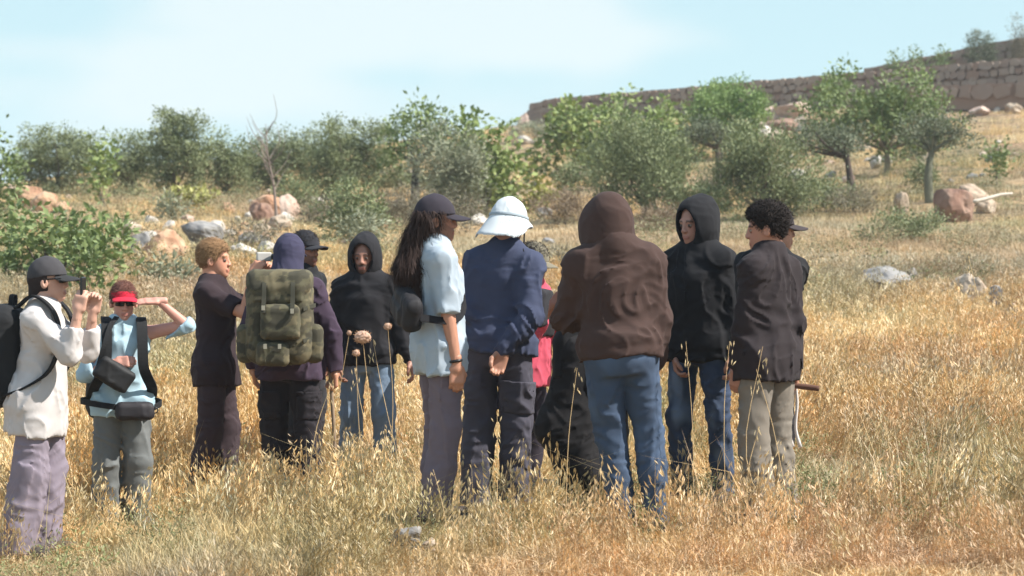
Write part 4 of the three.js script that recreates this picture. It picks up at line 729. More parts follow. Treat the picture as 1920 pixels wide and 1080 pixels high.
for (const [b, d, kind, label, o] of [
  [[588, 335, 728, 462], 38, 'olive', 'grey green bush behind the bearded man'], [[690, 350, 800, 430], 37, 'scrub', 'thin grey scrub beside the bearded man\'s hood'], [[770, 360, 905, 448], 35, 'scrub', 'grey brown scrub behind the dark cap'],
  [[870, 330, 960, 400], 40, 'scrub', 'dry scrub left of the sun hat'], [[980, 330, 1040, 400], 40, 'yellow', 'yellow green leafy plant right of the sun hat'], [[310, 345, 400, 392], 45, 'yellow', 'yellow green plant low below the olives'],
  [[295, 368, 350, 420], 40, 'sage', 'pale grey green clump on the stony bank'], [[270, 488, 372, 560], 24, 'sage', 'pale sage clump behind the person shading their eyes'], [[1010, 350, 1110, 430], 38, 'brown', 'brown thorny bush left of the brown hood'],
  [[1190, 385, 1290, 440], 36, 'brown', 'brown thorny mound between the two hoods'], [[1300, 320, 1360, 400], 41, 'scrub', 'dull scrub behind the black hood'], [[1490, 330, 1600, 400], 40, 'olive', 'low grey green bush right of the curly hair'],
  [[1560, 355, 1640, 405], 38, 'scrub', 'grey scrub below the slim olive trunk'], [[1620, 395, 1760, 455], 36, 'olive', 'flat green brown mat of scrub below the red boulder', { leaf: 0.8 }], [[1700, 300, 1760, 360], 43, 'olive', 'green suckers at the foot of the leaning olive'],
  [[420, 420, 520, 470], 36, 'scrub', 'thin scrub beside the orange boulder'], [[560, 370, 640, 430], 36, 'scrub', 'grey scrub over the cap of the hidden man'], [[1030, 470, 1090, 530], 30, 'scrub', 'grey mound beside the brown hoodie\'s shoulder'],
  [[520, 330, 600, 400], 42, 'olive', 'thin grey green bush below the wide olive'], [[960, 228, 1040, 266], 70, 'sage', 'small grey green clump below the wall end'], [[640, 400, 720, 470], 33, 'sage', 'sparse grey shrub just above the bearded man\'s hood'], [[820, 300, 930, 380], 42, 'olive', 'grey green bush below the light green fig'], [[1040, 300, 1130, 372], 44, 'olive', 'grey green bush above the brown hood\'s shoulder'], [[700, 300, 790, 370], 43, 'olive', 'grey green bush at the dark almond\'s foot'], [[1240, 330, 1330, 410], 40, 'olive', 'grey green bush just left of the black hood'], [[1420, 320, 1520, 410], 40, 'darkolive', 'dark green bush behind the curly hair'],
  [[440, 285, 500, 350], 50, 'scrub', 'dry twiggy bush in the shade of the olives'],
]) tree('scrub_bush', label, 'bush', SB, b, reach((b[0] + b[2]) / 2, b[3], 18), kind, { fill: kind === 'scrub' || kind === 'brown' ? 2.4 : 3, thick: 0.012, limbs: 4, clumpR: 0.13, max: 9000, ...o });
for (const [b, label] of [[[1812, 52, 1868, 104], 'dark spiky cypress like shrub on the upper terrace'], [[1708, 84, 1736, 112], 'small green shrub on the upper terrace'], [[1752, 84, 1778, 106], 'tiny green shrub beside the dark spiky one'], [[1668, 96, 1694, 116], 'low dull shrub at the upper terrace\'s start'], [[1896, 40, 1925, 72], 'bare grey shrub at the top edge of the hill']])
  tree('terrace_shrub', label, 'shrub', 'shrubs on the upper terrace', b, 90, b[0] > 1800 && b[0] < 1890 ? 'darkolive' : b[0] > 1890 ? 'scrub' : 'almond', { fill: 3, leaf: 1.2, thick: 0.03, spikes: b[0] === 1812 ? [[1840, 66, 5, 16], [1822, 72, 5, 14], [1856, 70, 6, 14]] : [] });
// the bare dead tree
{
  const d = 44, b = at(520, 385, d), base = V(b.x, ground(b.x, b.z), b.z), t = thing('dead_tree', 'thin bare dead tree with fine grey twigs', 'tree', base), r = rngOf(77), bc = lin(0.24, 0.19, 0.16);
  const to = (x, y) => at(x, y, d).sub(base), tr = [V(0, -0.1, 0), to(512, 340), to(502, 290), to(498, 232)];
  part('trunk', paintBark(tubeAlong(tr, [0.035, 0.025, 0.015, 0.005], 6), bc), barkMat, t);
  for (let i = 0; i < 22; i++) { const k = 0.25 + r() * 0.7, c = new THREE.CatmullRomCurve3(tr).getPoint(k), a = r() * 6.3, l = 0.25 + r() * 0.45; part('twig', paintBark(tubeAlong([c, c.clone().add(V(Math.cos(a) * l * 0.5, l * 0.5, Math.sin(a) * l * 0.4)), c.clone().add(V(Math.cos(a + 0.4) * l * 0.75, l * 1.15, Math.sin(a) * l * 0.6))], [0.011, 0.007, 0.003], 4), bc), barkMat, t); }
}
// ---------- rocks ----------
const ROCKMAT = new THREE.MeshStandardMaterial({ vertexColors: true, roughness: 0.95 });
function rockGeo(seed, rx, ry, rz, tones, detail = 3) {
  let g = new THREE.IcosahedronGeometry(1, detail); const p = g.attributes.position, r = rngOf(seed), cuts = [];
  for (let i = 0; i < 9; i++) { const v = V(r() * 2 - 1, r() * 1.6 - 0.6, r() * 2 - 1).normalize(); cuts.push([v, 0.52 + r() * 0.36]); }
  for (let i = 0; i < p.count; i++) {
    const v = V().fromBufferAttribute(p, i); for (const [n, k] of cuts) { const d = v.dot(n); if (d > k) v.addScaledVector(n, (k - d) * 0.92); }
    const f = 1 + (fbm(v.x * 2.4 + seed, v.y * 2.4, v.z * 2.4, 4) - 0.5) * 0.5; p.setXYZ(i, v.x * f * rx, v.y * f * ry, v.z * f * rz);
  }
  g.deleteAttribute('uv'); g.deleteAttribute('normal'); g.computeVertexNormals();
  return colorize(g, (x, y, z, C) => { const a = fbm(x / rx * 1.6 + seed, y / ry * 1.6, z / rz * 1.6, 4), b = fbm(x * 14, y * 14 + seed, z * 14, 3); C.copy(tones[0]).lerp(tones[1], smooth(0.38, 0.62, a)).lerp(tones[2], smooth(0.55, 0.72, b) * 0.7).multiplyScalar(0.82 + 0.36 * noise3(x * 40, y * 40, z * 40)); });
}
const STONE = { orange: [lin(0.42, 0.23, 0.14), lin(0.52, 0.34, 0.22), lin(0.3, 0.17, 0.11)], white: [lin(0.58, 0.53, 0.47), lin(0.46, 0.42, 0.37), lin(0.3, 0.27, 0.24)], grey: [lin(0.17, 0.165, 0.165), lin(0.27, 0.26, 0.25), lin(0.1, 0.1, 0.1)], pink: [lin(0.46, 0.32, 0.25), lin(0.52, 0.4, 0.33), lin(0.33, 0.2, 0.15)], beige: [lin(0.48, 0.39, 0.3), lin(0.4, 0.3, 0.22), lin(0.26, 0.2, 0.15)], red: [lin(0.22, 0.125, 0.09), lin(0.29, 0.185, 0.135), lin(0.16, 0.09, 0.068)] };
const ROCKS = [];
function rock(px, py, w, h, d, kind, label, seed, group) {
  d = reach(px, py + h * 0.5); w *= 1.12; h *= 1.12; ROCKS.push([(px - 960) / FOCAL * d, d, w / 2 / FOCAL * d]);
  const c = at(px, py + h * 0.1, d), rx = w / 2 / FOCAL * d, ry = h / 2 / FOCAL * d * 1.25, m = new THREE.Mesh(rockGeo(seed, rx * 1.12, ry, rx * 0.85, STONE[kind], w > 60 ? 5 : 4), ROCKMAT);
  const gy = ground(c.x, c.z); m.name = numbered(w > 40 ? 'boulder' : 'rock'); m.position.set(c.x, Math.max(gy + ry * 0.45, c.y + 0.03), c.z); m.rotation.y = seed; scene.add(m); tag(m, label, w > 40 ? 'boulder' : 'rock', group);
}
let rs = 1;
for (const [px, py, w, h, d, kind, label] of [
  [52, 366, 50, 48, 40, 'orange', 'orange boulder at the far edge below the olives'], [82, 378, 44, 36, 39, 'orange', 'smaller orange boulder beside the one at the far edge'], [118, 388, 36, 18, 38, 'orange', 'flat orange rock between the edge boulders and the shrub'],
  [306, 466, 84, 56, 30, 'orange', 'brown orange boulder above the person shading their eyes'], [262, 462, 46, 46, 31, 'grey', 'grey boulder touching the brown orange one'], [246, 436, 34, 36, 32, 'beige', 'pale rock behind the grey boulder'],
  [378, 440, 70, 40, 33, 'grey', 'grey boulder above the blond man'], [405, 434, 34, 30, 33, 'white', 'white topped rock right of the blond man\'s boulder'], [455, 470, 52, 24, 29, 'white', 'flat white rock beside the camera hand'], [500, 468, 32, 22, 29, 'white', 'small white rock left of the neck cover'],
  [478, 450, 60, 26, 31, 'grey', 'flat grey boulder behind the white rocks'], [510, 386, 62, 44, 36, 'orange', 'orange boulder standing at the foot of the dead tree'], [540, 392, 38, 46, 36, 'pink', 'pale tall rock leaning on the dead tree\'s boulder'], [488, 400, 40, 40, 36, 'red', 'reddish rock under the dead tree\'s boulder'], [528, 418, 50, 26, 35, 'beige', 'low beige boulder below the dead tree\'s boulder'],
  [709, 414, 36, 34, 36, 'orange', 'bright orange rock above the bearded man\'s shoulder'], [698, 432, 28, 20, 36, 'beige', 'pale rock under the bright orange one'], [932, 330, 46, 36, 44, 'red', 'brown rock above the sun hat'], [908, 334, 26, 26, 44, 'grey', 'grey rock left of the brown one above the sun hat'], [775, 330, 40, 22, 46, 'beige', 'beige rock at the dark almond trunk'],
  [1482, 210, 84, 40, 66, 'pink', 'large pale pink boulder below the wall'], [1448, 216, 44, 32, 67, 'pink', 'pink boulder left of the large one below the wall'], [1462, 238, 60, 26, 64, 'red', 'red brown boulder under the large pink one'], [1500, 232, 40, 24, 63, 'beige', 'beige rock under the large pink boulder'], [1432, 248, 30, 20, 62, 'white', 'pale rock lowest in the pink boulder pile'],
  [1690, 383, 30, 34, 39, 'beige', 'small upright beige rock left of the red boulder'], [1786, 382, 76, 66, 38, 'red', 'dark red boulder on the dry slope'], [1826, 368, 62, 36, 38, 'beige', 'beige boulder on top of the red one'], [1850, 388, 40, 24, 38, 'beige', 'beige rock right of the red boulder'],
  [1660, 524, 104, 36, 27, 'grey', 'flat dark grey boulder in the dry grass'], [1704, 518, 34, 26, 27, 'grey', 'small grey rock at the end of the flat grey boulder'], [1818, 546, 74, 54, 23, 'beige', 'pale beige boulder in the oats near the right edge'], [1870, 566, 40, 42, 22.5, 'grey', 'grey rock right of the pale beige boulder'], [1900, 590, 36, 34, 22, 'beige', 'beige rock at the right edge in the oats'],
  [1805, 190, 40, 26, 74, 'beige', 'beige rock under the wall\'s lower ledge'], [1856, 184, 36, 22, 74, 'white', 'pale rock near the right end of the wall'], [1780, 178, 30, 22, 75, 'grey', 'grey rock against the wall\'s lower ledge'], [1840, 208, 44, 18, 72, 'pink', 'flat pinkish boulder below the wall ledge'], [1900, 204, 36, 18, 72, 'beige', 'flat beige rock at the right edge below the wall'],
  [760, 1012, 60, 36, 10.6, 'grey', 'grey boulder half buried in the front grass'], [806, 1034, 36, 26, 10.4, 'beige', 'pale rock beside the grey one in the front grass'],
  [1090, 322, 28, 20, 48, 'beige', 'pale rock behind the brown hood\'s tip'], [1480, 300, 24, 20, 50, 'white', 'white rock between the two olive bushes'], [984, 262, 30, 16, 70, 'white', 'white rock below the wall end'], [1010, 268, 24, 16, 68, 'beige', 'beige rock right of the white one below the wall end'], [985, 226, 24, 22, 86, 'pink', 'pink rock at the foot of the wall end'], [1072, 224, 26, 20, 84, 'white', 'white rock against the wall foot behind the fig'], [1735, 300, 26, 20, 48, 'beige', 'rock between the fig stems and the leaning olive'], [1640, 305, 26, 22, 50, 'white', 'white rock under the large fig'],
]) rock(px, py, w, h, d, kind, label, rs++ * 3.7 | 0);
{
  const r = rngOf(31), kinds = ['white', 'beige', 'pink', 'grey'];
  for (let i = 0; i < 110; i++) {
    const right = i % 2, px = right ? 1420 + r() * 520 : 20 + r() * 1250, d = right ? 46 + r() * 30 : 30 + r() * 40, x = (px - 960) / FOCAL * d, z = -d, s = 0.09 + r() * r() * 0.2, m = new THREE.Mesh(rockGeo(500 + i, s, s * 0.7, s * 0.9, STONE[kinds[(r() * 4) | 0]], 2), ROCKMAT);
    m.name = numbered('loose_stone'); m.position.set(x, ground(x, z) + s * 0.45, z); m.rotation.y = r() * 6; scene.add(m); tag(m, 'small pale loose stone lying on the dry slope', 'stone', 'small loose stones on the slope');
  }
}
// rubble banks: piles of broken stone
{
  const r = rngOf(57);
  for (const [px, py, sx, sy, n, kinds, big, label, group] of [
    [300, 455, 110, 42, 26, ['orange', 'beige', 'white', 'grey'], 0.13, 'broken stone in the rubble bank between the leafy shrub and the blond man', 'stones of the rubble bank beside the leafy shrub'],
    [480, 425, 90, 48, 24, ['orange', 'beige', 'pink', 'white'], 0.13, 'broken stone in the rubble bank below the bare dead tree', 'stones of the rubble bank below the dead tree'],
    [80, 372, 90, 26, 14, ['orange', 'pink', 'beige'], 0.14, 'orange broken stone among the boulders at the far edge', 'stones among the far edge boulders'],
    [1475, 228, 60, 34, 26, ['pink', 'beige', 'red', 'white'], 0.2, 'broken stone in the pink boulder pile under the wall', 'stones of the pink boulder pile'],
    [1830, 192, 100, 26, 26, ['beige', 'white', 'pink'], 0.2, 'broken stone strewn below the wall\'s lower ledge', 'stones below the wall ledge'],
    [1010, 240, 70, 22, 16, ['white', 'pink', 'beige'], 0.18, 'pale broken stone strewn below the wall\'s far end', 'stones below the wall\'s far end'],
    [930, 338, 60, 22, 10, ['red', 'beige', 'grey'], 0.12, 'broken stone beside the brown rock above the sun hat', 'stones beside the brown rock'],
  ]) for (let i = 0; i < n; i++) {
    const x = px + (r() + r() - 1) * sx, y = py + (r() + r() - 1) * sy, d = reach(x, y, 20), s = big * (0.5 + r() * 0.9), p = at(x, y, d), m = new THREE.Mesh(rockGeo(900 + px + i, s, s * (0.55 + r() * 0.4), s * 0.85, STONE[kinds[(r() * kinds.length) | 0]], 3), ROCKMAT);
    m.name = numbered('rubble_stone'); m.position.set(p.x, ground(p.x, p.z) + s * 0.35, p.z); m.rotation.y = r() * 6; scene.add(m); tag(m, label, 'stone', group); ROCKS.push([p.x, d, s * 0.8]);
  }
}
// a pale broken branch on the red boulder
{ const a = at(1852, 372, 37.6), b = at(1898, 363, 37.8), c = a.clone().lerp(b, 0.5), t = thing('fallen_branch', 'pale broken branch sticking out beyond the red boulder', 'branch', c); part('wood', paintBark(tubeAlong([at(1826, 378, 37.5).sub(c), a.clone().sub(c), V(0, 0.02, 0), b.clone().sub(c)], [0.034, 0.032, 0.028, 0.024], 8), lin(0.55, 0.48, 0.4)), barkMat, t); }
// ---------- the stone terrace walls: every stone a part ----------
function wall(name, label, A, B, topA, topB, footA, footB, thick, courses, seed, bend) {
  const r = rngOf(seed), n = B.clone().sub(A), len = Math.hypot(n.x, n.z), ux = n.x / len, uz = n.z / len, fx = -uz, fz = ux, out = fz > 0 ? 1 : -1;
  const t = thing(name, label, 'wall', V(A.x, footA, A.z)), geos = [], pos = [];
  for (let i = 0; i < 7; i++) geos.push([0, 1, 2].map((k) => { const g = new THREE.BoxGeometry(1, 1, 1, 2, 2, 1), p = g.attributes.position, s = seed + i * 9; for (let j = 0; j < p.count; j++) { const v = V().fromBufferAttribute(p, j), q = v.clone().multiplyScalar(2), e = 1 - 0.1 * (q.x * q.x * q.y * q.y) - 0.05 * (q.x * q.x + q.y * q.y), w = 0.34; p.setXYZ(j, v.x * e + (noise3(q.x * 1.4 + s, q.y * 1.4, k) - 0.5) * w, v.y * e + (noise3(q.x * 1.4, q.y * 1.4 + s, k + 5) - 0.5) * w, v.z + (noise3(q.x * 1.3, q.y * 1.3, s) - 0.5) * 0.3); } g.computeVertexNormals(); return g; }));
  const mats = [lin(0.29, 0.22, 0.175), lin(0.275, 0.205, 0.165), lin(0.3, 0.235, 0.19), lin(0.33, 0.26, 0.21), lin(0.27, 0.185, 0.14), lin(0.31, 0.235, 0.185)].map((c) => new THREE.MeshStandardMaterial({ color: c, roughness: 1 }));
  // the packed earth core behind the face
  const N = 40, idx = []; for (let i = 0; i <= N; i++) { const k = i / N, bx = bend ? bend(k) : 0, x = n.x * k + fx * out * -bx, z = n.z * k + fz * out * -bx, y0 = lerp(footA, footB, k) - footA - 0.4, y1 = lerp(topA, topB, k) - footA - 0.02 + (noise3(i * 0.7, seed, 1) - 0.5) * 0.06, bk = -out * thick; pos.push(x, y0, z, x, y1, z, x + fx * bk, y1 + 0.02, z + fz * bk, x + fx * bk, y0, z + fz * bk); if (i < N) { const a = i * 4; for (let j = 0; j < 4; j++) { const b = a + j, c = a + (j + 1) % 4; idx.push(b, c, b + 4, c, c + 4, b + 4); } } }
  idx.push(0, 1, 2, 0, 2, 3); const e = N * 4; idx.push(e, e + 2, e + 1, e, e + 3, e + 2);
  let g = new THREE.BufferGeometry(); g.setAttribute('position', new THREE.Float32BufferAttribute(pos, 3)); g.setIndex(idx); g = g.toNonIndexed(); g.computeVertexNormals();
  part('earth_core', g, new THREE.MeshStandardMaterial({ color: lin(0.26, 0.18, 0.135), roughness: 1 }), t);
  for (let c = 0; c < courses; c++) for (let x = -0.1 + r() * 0.2; x < len;) {
    const k = x / len, H = (lerp(topA, topB, k) - lerp(footA, footB, k)), h = H / courses * (0.68 + r() * 0.45), w = Math.min(h * (0.7 + r() * 1.2), 1.2), kk = (x + w / 2) / len, bx = bend ? bend(kk) : 0, m = part('stone', geos[(r() * 7) | 0][(r() * 3) | 0], mats[(r() * mats.length) | 0], t);
    m.position.set(ux * (x + w / 2) - fx * out * bx, lerp(footA, footB, kk) - footA + H * (c + 0.46) / courses + (c === courses - 1 ? -0.02 : (r() - 0.5) * 0.11), uz * (x + w / 2) - fz * out * bx); m.rotation.set(0, Math.atan2(fx * out, fz * out) + (r() - 0.5) * 0.12, (r() - 0.5) * 0.4); m.scale.set(w * 1.0, h * 1.02, 0.2 + r() * 0.08); x += w * 0.99;
  }
}
{
  const A = at(960, 190, 96), B = at(1990, 99, 79), fy = (px, d, py) => at(px, py, d).y;
  wall('stone_wall', 'long dry stone terrace wall along the hilltop', A, B, fy(960, 96, 191), fy(1990, 79, 101), fy(960, 96, 236), fy(1990, 79, 168), 1.6, 4, 5, (k) => 1.2 * smooth(0.1, 0, k));
  const C = at(1700, 168, 77.5), D = at(1990, 152, 76);
  wall('stone_ledge', 'low stone ledge below the right part of the terrace wall', C, D, fy(1700, 77.5, 163), fy(1990, 76, 150), fy(1700, 77.5, 186), fy(1990, 76, 182), 1.2, 1, 9);
  const E = at(1620, 118, 95), F = at(2000, 50, 90);
  wall('upper_wall', 'distant upper terrace wall behind the shrubs at the hilltop', E, F, fy(1620, 95, 128), fy(2000, 90, 52), fy(1620, 95, 150), fy(2000, 90, 120), 1.5, 3, 14);
}
// ---------- grasses ----------
function bladesGeo(seed, n, h, spread, width, lean, o = {}) {
  const r = rngOf(seed), pos = [], idx = [];
  for (let i = 0; i < n; i++) {
    const a = r() * 6.283, k = Math.sqrt(r()) * spread, x = Math.cos(a) * k, z = Math.sin(a) * k, H = h * (0.55 + r() * 0.6), b = r() * 6.283, l = lean * (0.3 + r()), dx = Math.cos(b) * l * H + (o.wind ?? 0.12) * H, dz = Math.sin(b) * l * H, w = width * (0.6 + r() * 0.7) / 2, f = r() * 6.283, wx = Math.cos(f) * w, wz = Math.sin(f) * w, e = pos.length / 3, mid = 0.55;
    const up = o.flat ? 0.25 + r() * 0.5 : 1;
    pos.push(x - wx, -0.03, z - wz, x + wx, -0.03, z + wz, x + dx * 0.3 - wx * 0.8, H * mid * up, z + dz * 0.3 - wz * 0.8, x + dx * 0.3 + wx * 0.8, H * mid * up, z + dz * 0.3 + wz * 0.8, x + dx, H * up * (1 - l * 0.25), z + dz);
    idx.push(e, e + 1, e + 2, e + 1, e + 3, e + 2, e + 2, e + 3, e + 4);
  }
  const g = new THREE.BufferGeometry(); g.setAttribute('position', new THREE.Float32BufferAttribute(pos, 3)); g.setIndex(idx); g.computeVertexNormals(); return g;
}
function oatGeo(seed, stems, h, spread, size) {             // wild oats: arching stems hung with pointed spikelets
  const r = rngOf(seed), pos = [], idx = [], tri = (...p) => { const e = pos.length / 3; for (const v of p) pos.push(v.x, v.y, v.z); for (let i = 1; i < p.length - 1; i++) idx.push(e, e + i, e + i + 1); };
  for (let i = 0; i < stems; i++) {
    const a = r() * 6.283, k = Math.sqrt(r()) * spread, H = h * (0.7 + r() * 0.45), b = r() * 6.283, l = 0.1 + r() * 0.3, P = V(Math.cos(a) * k, -0.03, Math.sin(a) * k), Q = P.clone().add(V(Math.cos(b) * l * H * 0.4, H * 0.62, Math.sin(b) * l * H * 0.4)), T = P.clone().add(V(Math.cos(b) * l * H + 0.08 * H, H, Math.sin(b) * l * H)), w = 0.0017, s = V(Math.cos(b + 1.57) * w, 0, Math.sin(b + 1.57) * w), s2 = V(s.z, 0, -s.x);
    for (const q of [s, s2]) { tri(P.clone().sub(q), P.clone().add(q), Q.clone().add(q), Q.clone().sub(q)); tri(Q.clone().sub(q), Q.clone().add(q), T.clone().addScaledVector(q, 0.5)); }
    const n = 7 + (r() * 8 | 0);
    for (let j = 0; j < n; j++) {
      const t = 0.25 + 0.75 * j / n, c = Q.clone().lerp(T, t), f = r() * 6.283, rr = (1.15 - t) * 0.07 * (0.4 + r()) + 0.006, p = c.clone().add(V(Math.cos(f) * rr + 0.012, 0.012 - r() * 0.035, Math.sin(f) * rr));
      const L = size * (0.75 + r() * 0.5), d = V(0.35 + (r() - 0.5) * 0.8, -0.95 + r() * 0.35, (r() - 0.5) * 0.9).normalize(), u = V(r() - 0.5, r() - 0.5, r() - 0.5).cross(d).normalize(), v = u.clone().cross(d), W = L * 0.15;
      const m1 = p.clone().addScaledVector(d, L * 0.38), e = p.clone().addScaledVector(d, L);
      tri(p, m1.clone().addScaledVector(u, W), e.clone().addScaledVector(u, W * 0.6), m1.clone().addScaledVector(v, W * 0.8)); tri(p, m1.clone().addScaledVector(v, W * 0.8), e.clone().addScaledVector(u, -W * 0.6), m1.clone().addScaledVector(u, -W));
    }
  }
  const g = new THREE.BufferGeometry(); g.setAttribute('position', new THREE.Float32BufferAttribute(pos, 3)); g.setIndex(idx); g.computeVertexNormals(); return g;
}
function weedGeo(seed, L = 0.05) { return crownGeo(rngOf(seed), [[0, 0.14, 0, 0.16, 0.14, 0.16]], 90 * (0.05 / L) ** 1.5 | 0, L, L * 0.36, [lin(1, 1, 1), lin(1, 1, 1)], { clumps: 14, clumpR: 0.07, up: 0.6, floor: 0 }); }
const STRAW = { mat: lin(0.4, 0.33, 0.17),  gold: lin(0.75, 0.55, 0.27), pale: lin(0.85, 0.7, 0.43), tan: lin(0.67, 0.475, 0.265), rust: lin(0.63, 0.425, 0.255), grey: lin(0.52, 0.44, 0.34), green: lin(0.3, 0.32, 0.12), olive: lin(0.52, 0.46, 0.25) };
const straw = (o = {}) => new THREE.MeshPhysicalMaterial({ color: 0xffffff, roughness: 0.6, transmission: 0.35, thickness: 0, ...o });
// which colour grows where
function strawAt(x, z, r, C) {
  const d = -z, a = fbm(x * 0.45 + 11, 4, z * 0.45, 3), b = fbm(x * 0.8, 9, z * 0.8 + 20, 3), c = fbm(x * 0.3 + 50, 2, z * 0.3, 3);
  C.copy(STRAW.gold).lerp(STRAW.pale, smooth(0.42, 0.66, a) * 0.8).lerp(STRAW.tan, smooth(0.5, 0.68, b) * 0.75).lerp(STRAW.olive, smooth(0.5, 0.66, c) * 0.7).lerp(STRAW.grey, smooth(0.52, 0.62, fbm(x * 0.16 + 7, 1, z * 0.16, 3)) * 0.45);
  const gp = (px, pd, w) => Math.exp(-(((x - (px - 960) / FOCAL * pd) ** 2) + (z + pd) ** 2) / (w * w));
  C.lerp(STRAW.rust, clamp(gp(1250, 10.2, 0.8) + gp(1700, 10.4, 0.7) + gp(1000, 9.8, 0.6)) * 0.55);
  C.lerp(STRAW.mat, clamp(gp(330, 10.3, 0.9) + gp(60, 11.3, 0.6) * 0.8 + gp(700, 10.4, 0.6) * 0.7 + gp(1900, 10.6, 0.5)) * 0.75);
  C.lerp(STRAW.olive, clamp(gp(940, 11.4, 0.6) + gp(640, 11.2, 0.6) * 0.7 + gp(250, 11.6, 0.5) * 0.6) * 0.8).lerp(STRAW.grey, clamp(gp(1720, 12.6, 0.75) + gp(300, 10.3, 0.4)) * 0.75).lerp(STRAW.rust, clamp(gp(1650, 14.5, 0.8) + gp(1780, 9.8, 0.5)) * 0.6).lerp(STRAW.grey, clamp(gp(1760, 17.5, 1.1) + gp(1740, 28, 3)) * 0.45);
  C.multiplyScalar(0.72 + r() * 0.56); const j = (r() - 0.5) * 0.16; C.r *= 1 + j; C.b *= 1 - j; return C;
}
const hides = (x, d) => ROCKS.some((k) => d < k[1] + k[2] && d > k[1] * 0.9 && Math.abs(x * k[1] / d - k[0]) < k[2] * 1.1);
function scatter(name, label, category, geo, material, n, seed, d0, d1, place) {
  const r = rngOf(seed), m = new THREE.InstancedMesh(geo, material, n), M = new THREE.Matrix4(), Q = new THREE.Quaternion(), E = new THREE.Euler(), C = new THREE.Color(); let k = 0, tries = 0;
  while (k < n && tries++ < n * 6) {
    const u = r(), d = Math.sqrt(lerp(d0 * d0, d1 * d1, u)), x = (r() * 2 - 1) * (d * 0.25 + 0.5), z = -d, p = place(x, z, r); if (!p || (hides(x, d) && r() < 0.85)) continue;
    E.set((r() - 0.5) * 0.2, r() * 6.283, (r() - 0.5) * 0.2); Q.setFromEuler(E); const s = p.s * (0.75 + r() * 0.5);
    M.compose(V(x, ground(x, z) - 0.01, z), Q, V(p.w ? s * p.w : s, s, p.w ? s * p.w : s)); m.setMatrixAt(k, M); m.setColorAt(k, p.c ? p.c(C) : strawAt(x, z, r, C)); k++;
  }
  m.count = k; m.name = numbered(name); m.castShadow = m.receiveShadow = true; scene.add(m); return tag(m, label, category, null, 'stuff');
}
const SM = straw(), SH = straw({ roughness: 0.45, transmission: 0.4 });
// grass trodden down where people stand and walk
const WALKED = Object.values(FEET), trodden = (x, z) => WALKED.some((f) => Math.abs(x - f.x) < 0.34 && z > f.z - 0.25 && z < f.z + 1.25);
// thin places: trodden soil and rock patches
const dens = (x, z) => fbm(x * 0.7 + 3, 6, z * 0.7, 3);
scatter('dry_grass', 'short dry golden grass covering the near field', 'grass', bladesGeo(1, 22, 0.085, 0.085, 0.0065, 0.5), SM, 34000, 1, 8.6, 22, (x, z, r) => ({ s: 0.4 + smooth(0.36, 0.66, dens(x, z)) * 1.15 }));
scatter('dry_grass', 'fallen tangled straw lying over the near soil', 'grass', bladesGeo(2, 22, 0.17, 0.11, 0.006, 1.3, { flat: true }), SM, 20000, 2, 8.6, 22, (x, z, r) => ({ s: 0.6 + r() * 0.4 }));
scatter('tall_grass', 'taller thin golden grass standing in loose tufts', 'grass', bladesGeo(3, 12, 0.23, 0.07, 0.005, 0.4), SM, 5000, 3, 9, 24, (x, z, r) => dens(x, z) > 0.5 && !(trodden(x, z) && r() < 0.8) ? { s: 0.6 + dens(x, z) * 0.7 } : null);
const oatPlace = (lo) => (x, z, r) => { const d = -z, n = fbm(x * 0.55 + 70, 3, z * 0.55, 3); if (n < lo - r() * 0.14 || (trodden(x, z) && r() < 0.62)) return null; return { s: d < 10.6 ? 0.62 : d < 16 ? 0.82 : 0.95 }; };
scatter('wild_oats', 'ripe wild oats with hanging pale spikelets', 'oats', oatGeo(4, 4, 0.5, 0.14, 0.047), SH, 1900, 4, 9.3, 17, oatPlace(0.5));
scatter('wild_oats', 'lower wild oats with dense pale spikelets', 'oats', oatGeo(5, 4, 0.15, 0.16, 0.038), SH, 4200, 5, 9, 17, oatPlace(0.44));
scatter('wild_oats', 'wild oats filling the field beyond the group', 'oats', oatGeo(6, 7, 0.38, 0.22, 0.045), SH, 8000, 6, 16, 31, oatPlace(0.4));
scatter('dry_grass', 'dry grass on the lower slope beyond the group', 'grass', bladesGeo(7, 26, 0.15, 0.2, 0.01, 0.5), SM, 20000, 7, 21, 40, (x, z, r) => ({ s: 0.55 + dens(x * 0.6, z * 0.6) * 0.8 }));
scatter('dry_grass', 'dry yellow grass on the far slope', 'grass', bladesGeo(8, 26, 0.13, 0.34, 0.018, 0.55), SM, 20000, 8, 38, 100, (x, z, r) => dens(x * 0.4, z * 0.4) > 0.38 ? { s: 0.5 + dens(x * 0.5, z * 0.5) * 0.9 } : null);
scatter('dry_stems', 'thin single dry stems sticking out of the field at all angles', 'stems', bladesGeo(12, 2, 0.6, 0.1, 0.006, 0.75), SM, 800, 12, 10.2, 24, (x, z, r) => (x > 0.8 || r() < 0.35) ? { s: 0.6 + r() * 0.6 } : null);
const GREEN = (C) => C.copy(lin(0.2, 0.23, 0.09));
scatter('green_weeds', 'low grey green weeds between the oats', 'weeds', weedGeo(9, 0.026), leafMat(), 560, 9, 10.6, 22, (x, z, r) => fbm(x * 0.6 + 20, 5, z * 0.6, 3) > 0.53 || Math.hypot(x + 0.05, z + 11.3) < 0.5 ? { s: 0.5 + r() * 0.5, c: (C) => GREEN(C).lerp(lin(0.3, 0.28, 0.13), r()).multiplyScalar(0.8 + r() * 0.5) } : null);
scatter('green_weeds', 'low green and grey weeds on the middle slope', 'weeds', weedGeo(10, 0.018), leafMat({ transmission: 0.15 }), 350, 10, 23, 60, (x, z, r) => fbm(x * 0.25 + 20, 5, z * 0.25, 3) > 0.5 ? { s: 0.9 + r() * 1.2, w: 1.5, c: (C) => GREEN(C).lerp(lin(0.26, 0.22, 0.14), r()).multiplyScalar(0.7 + r() * 0.6) } : null);
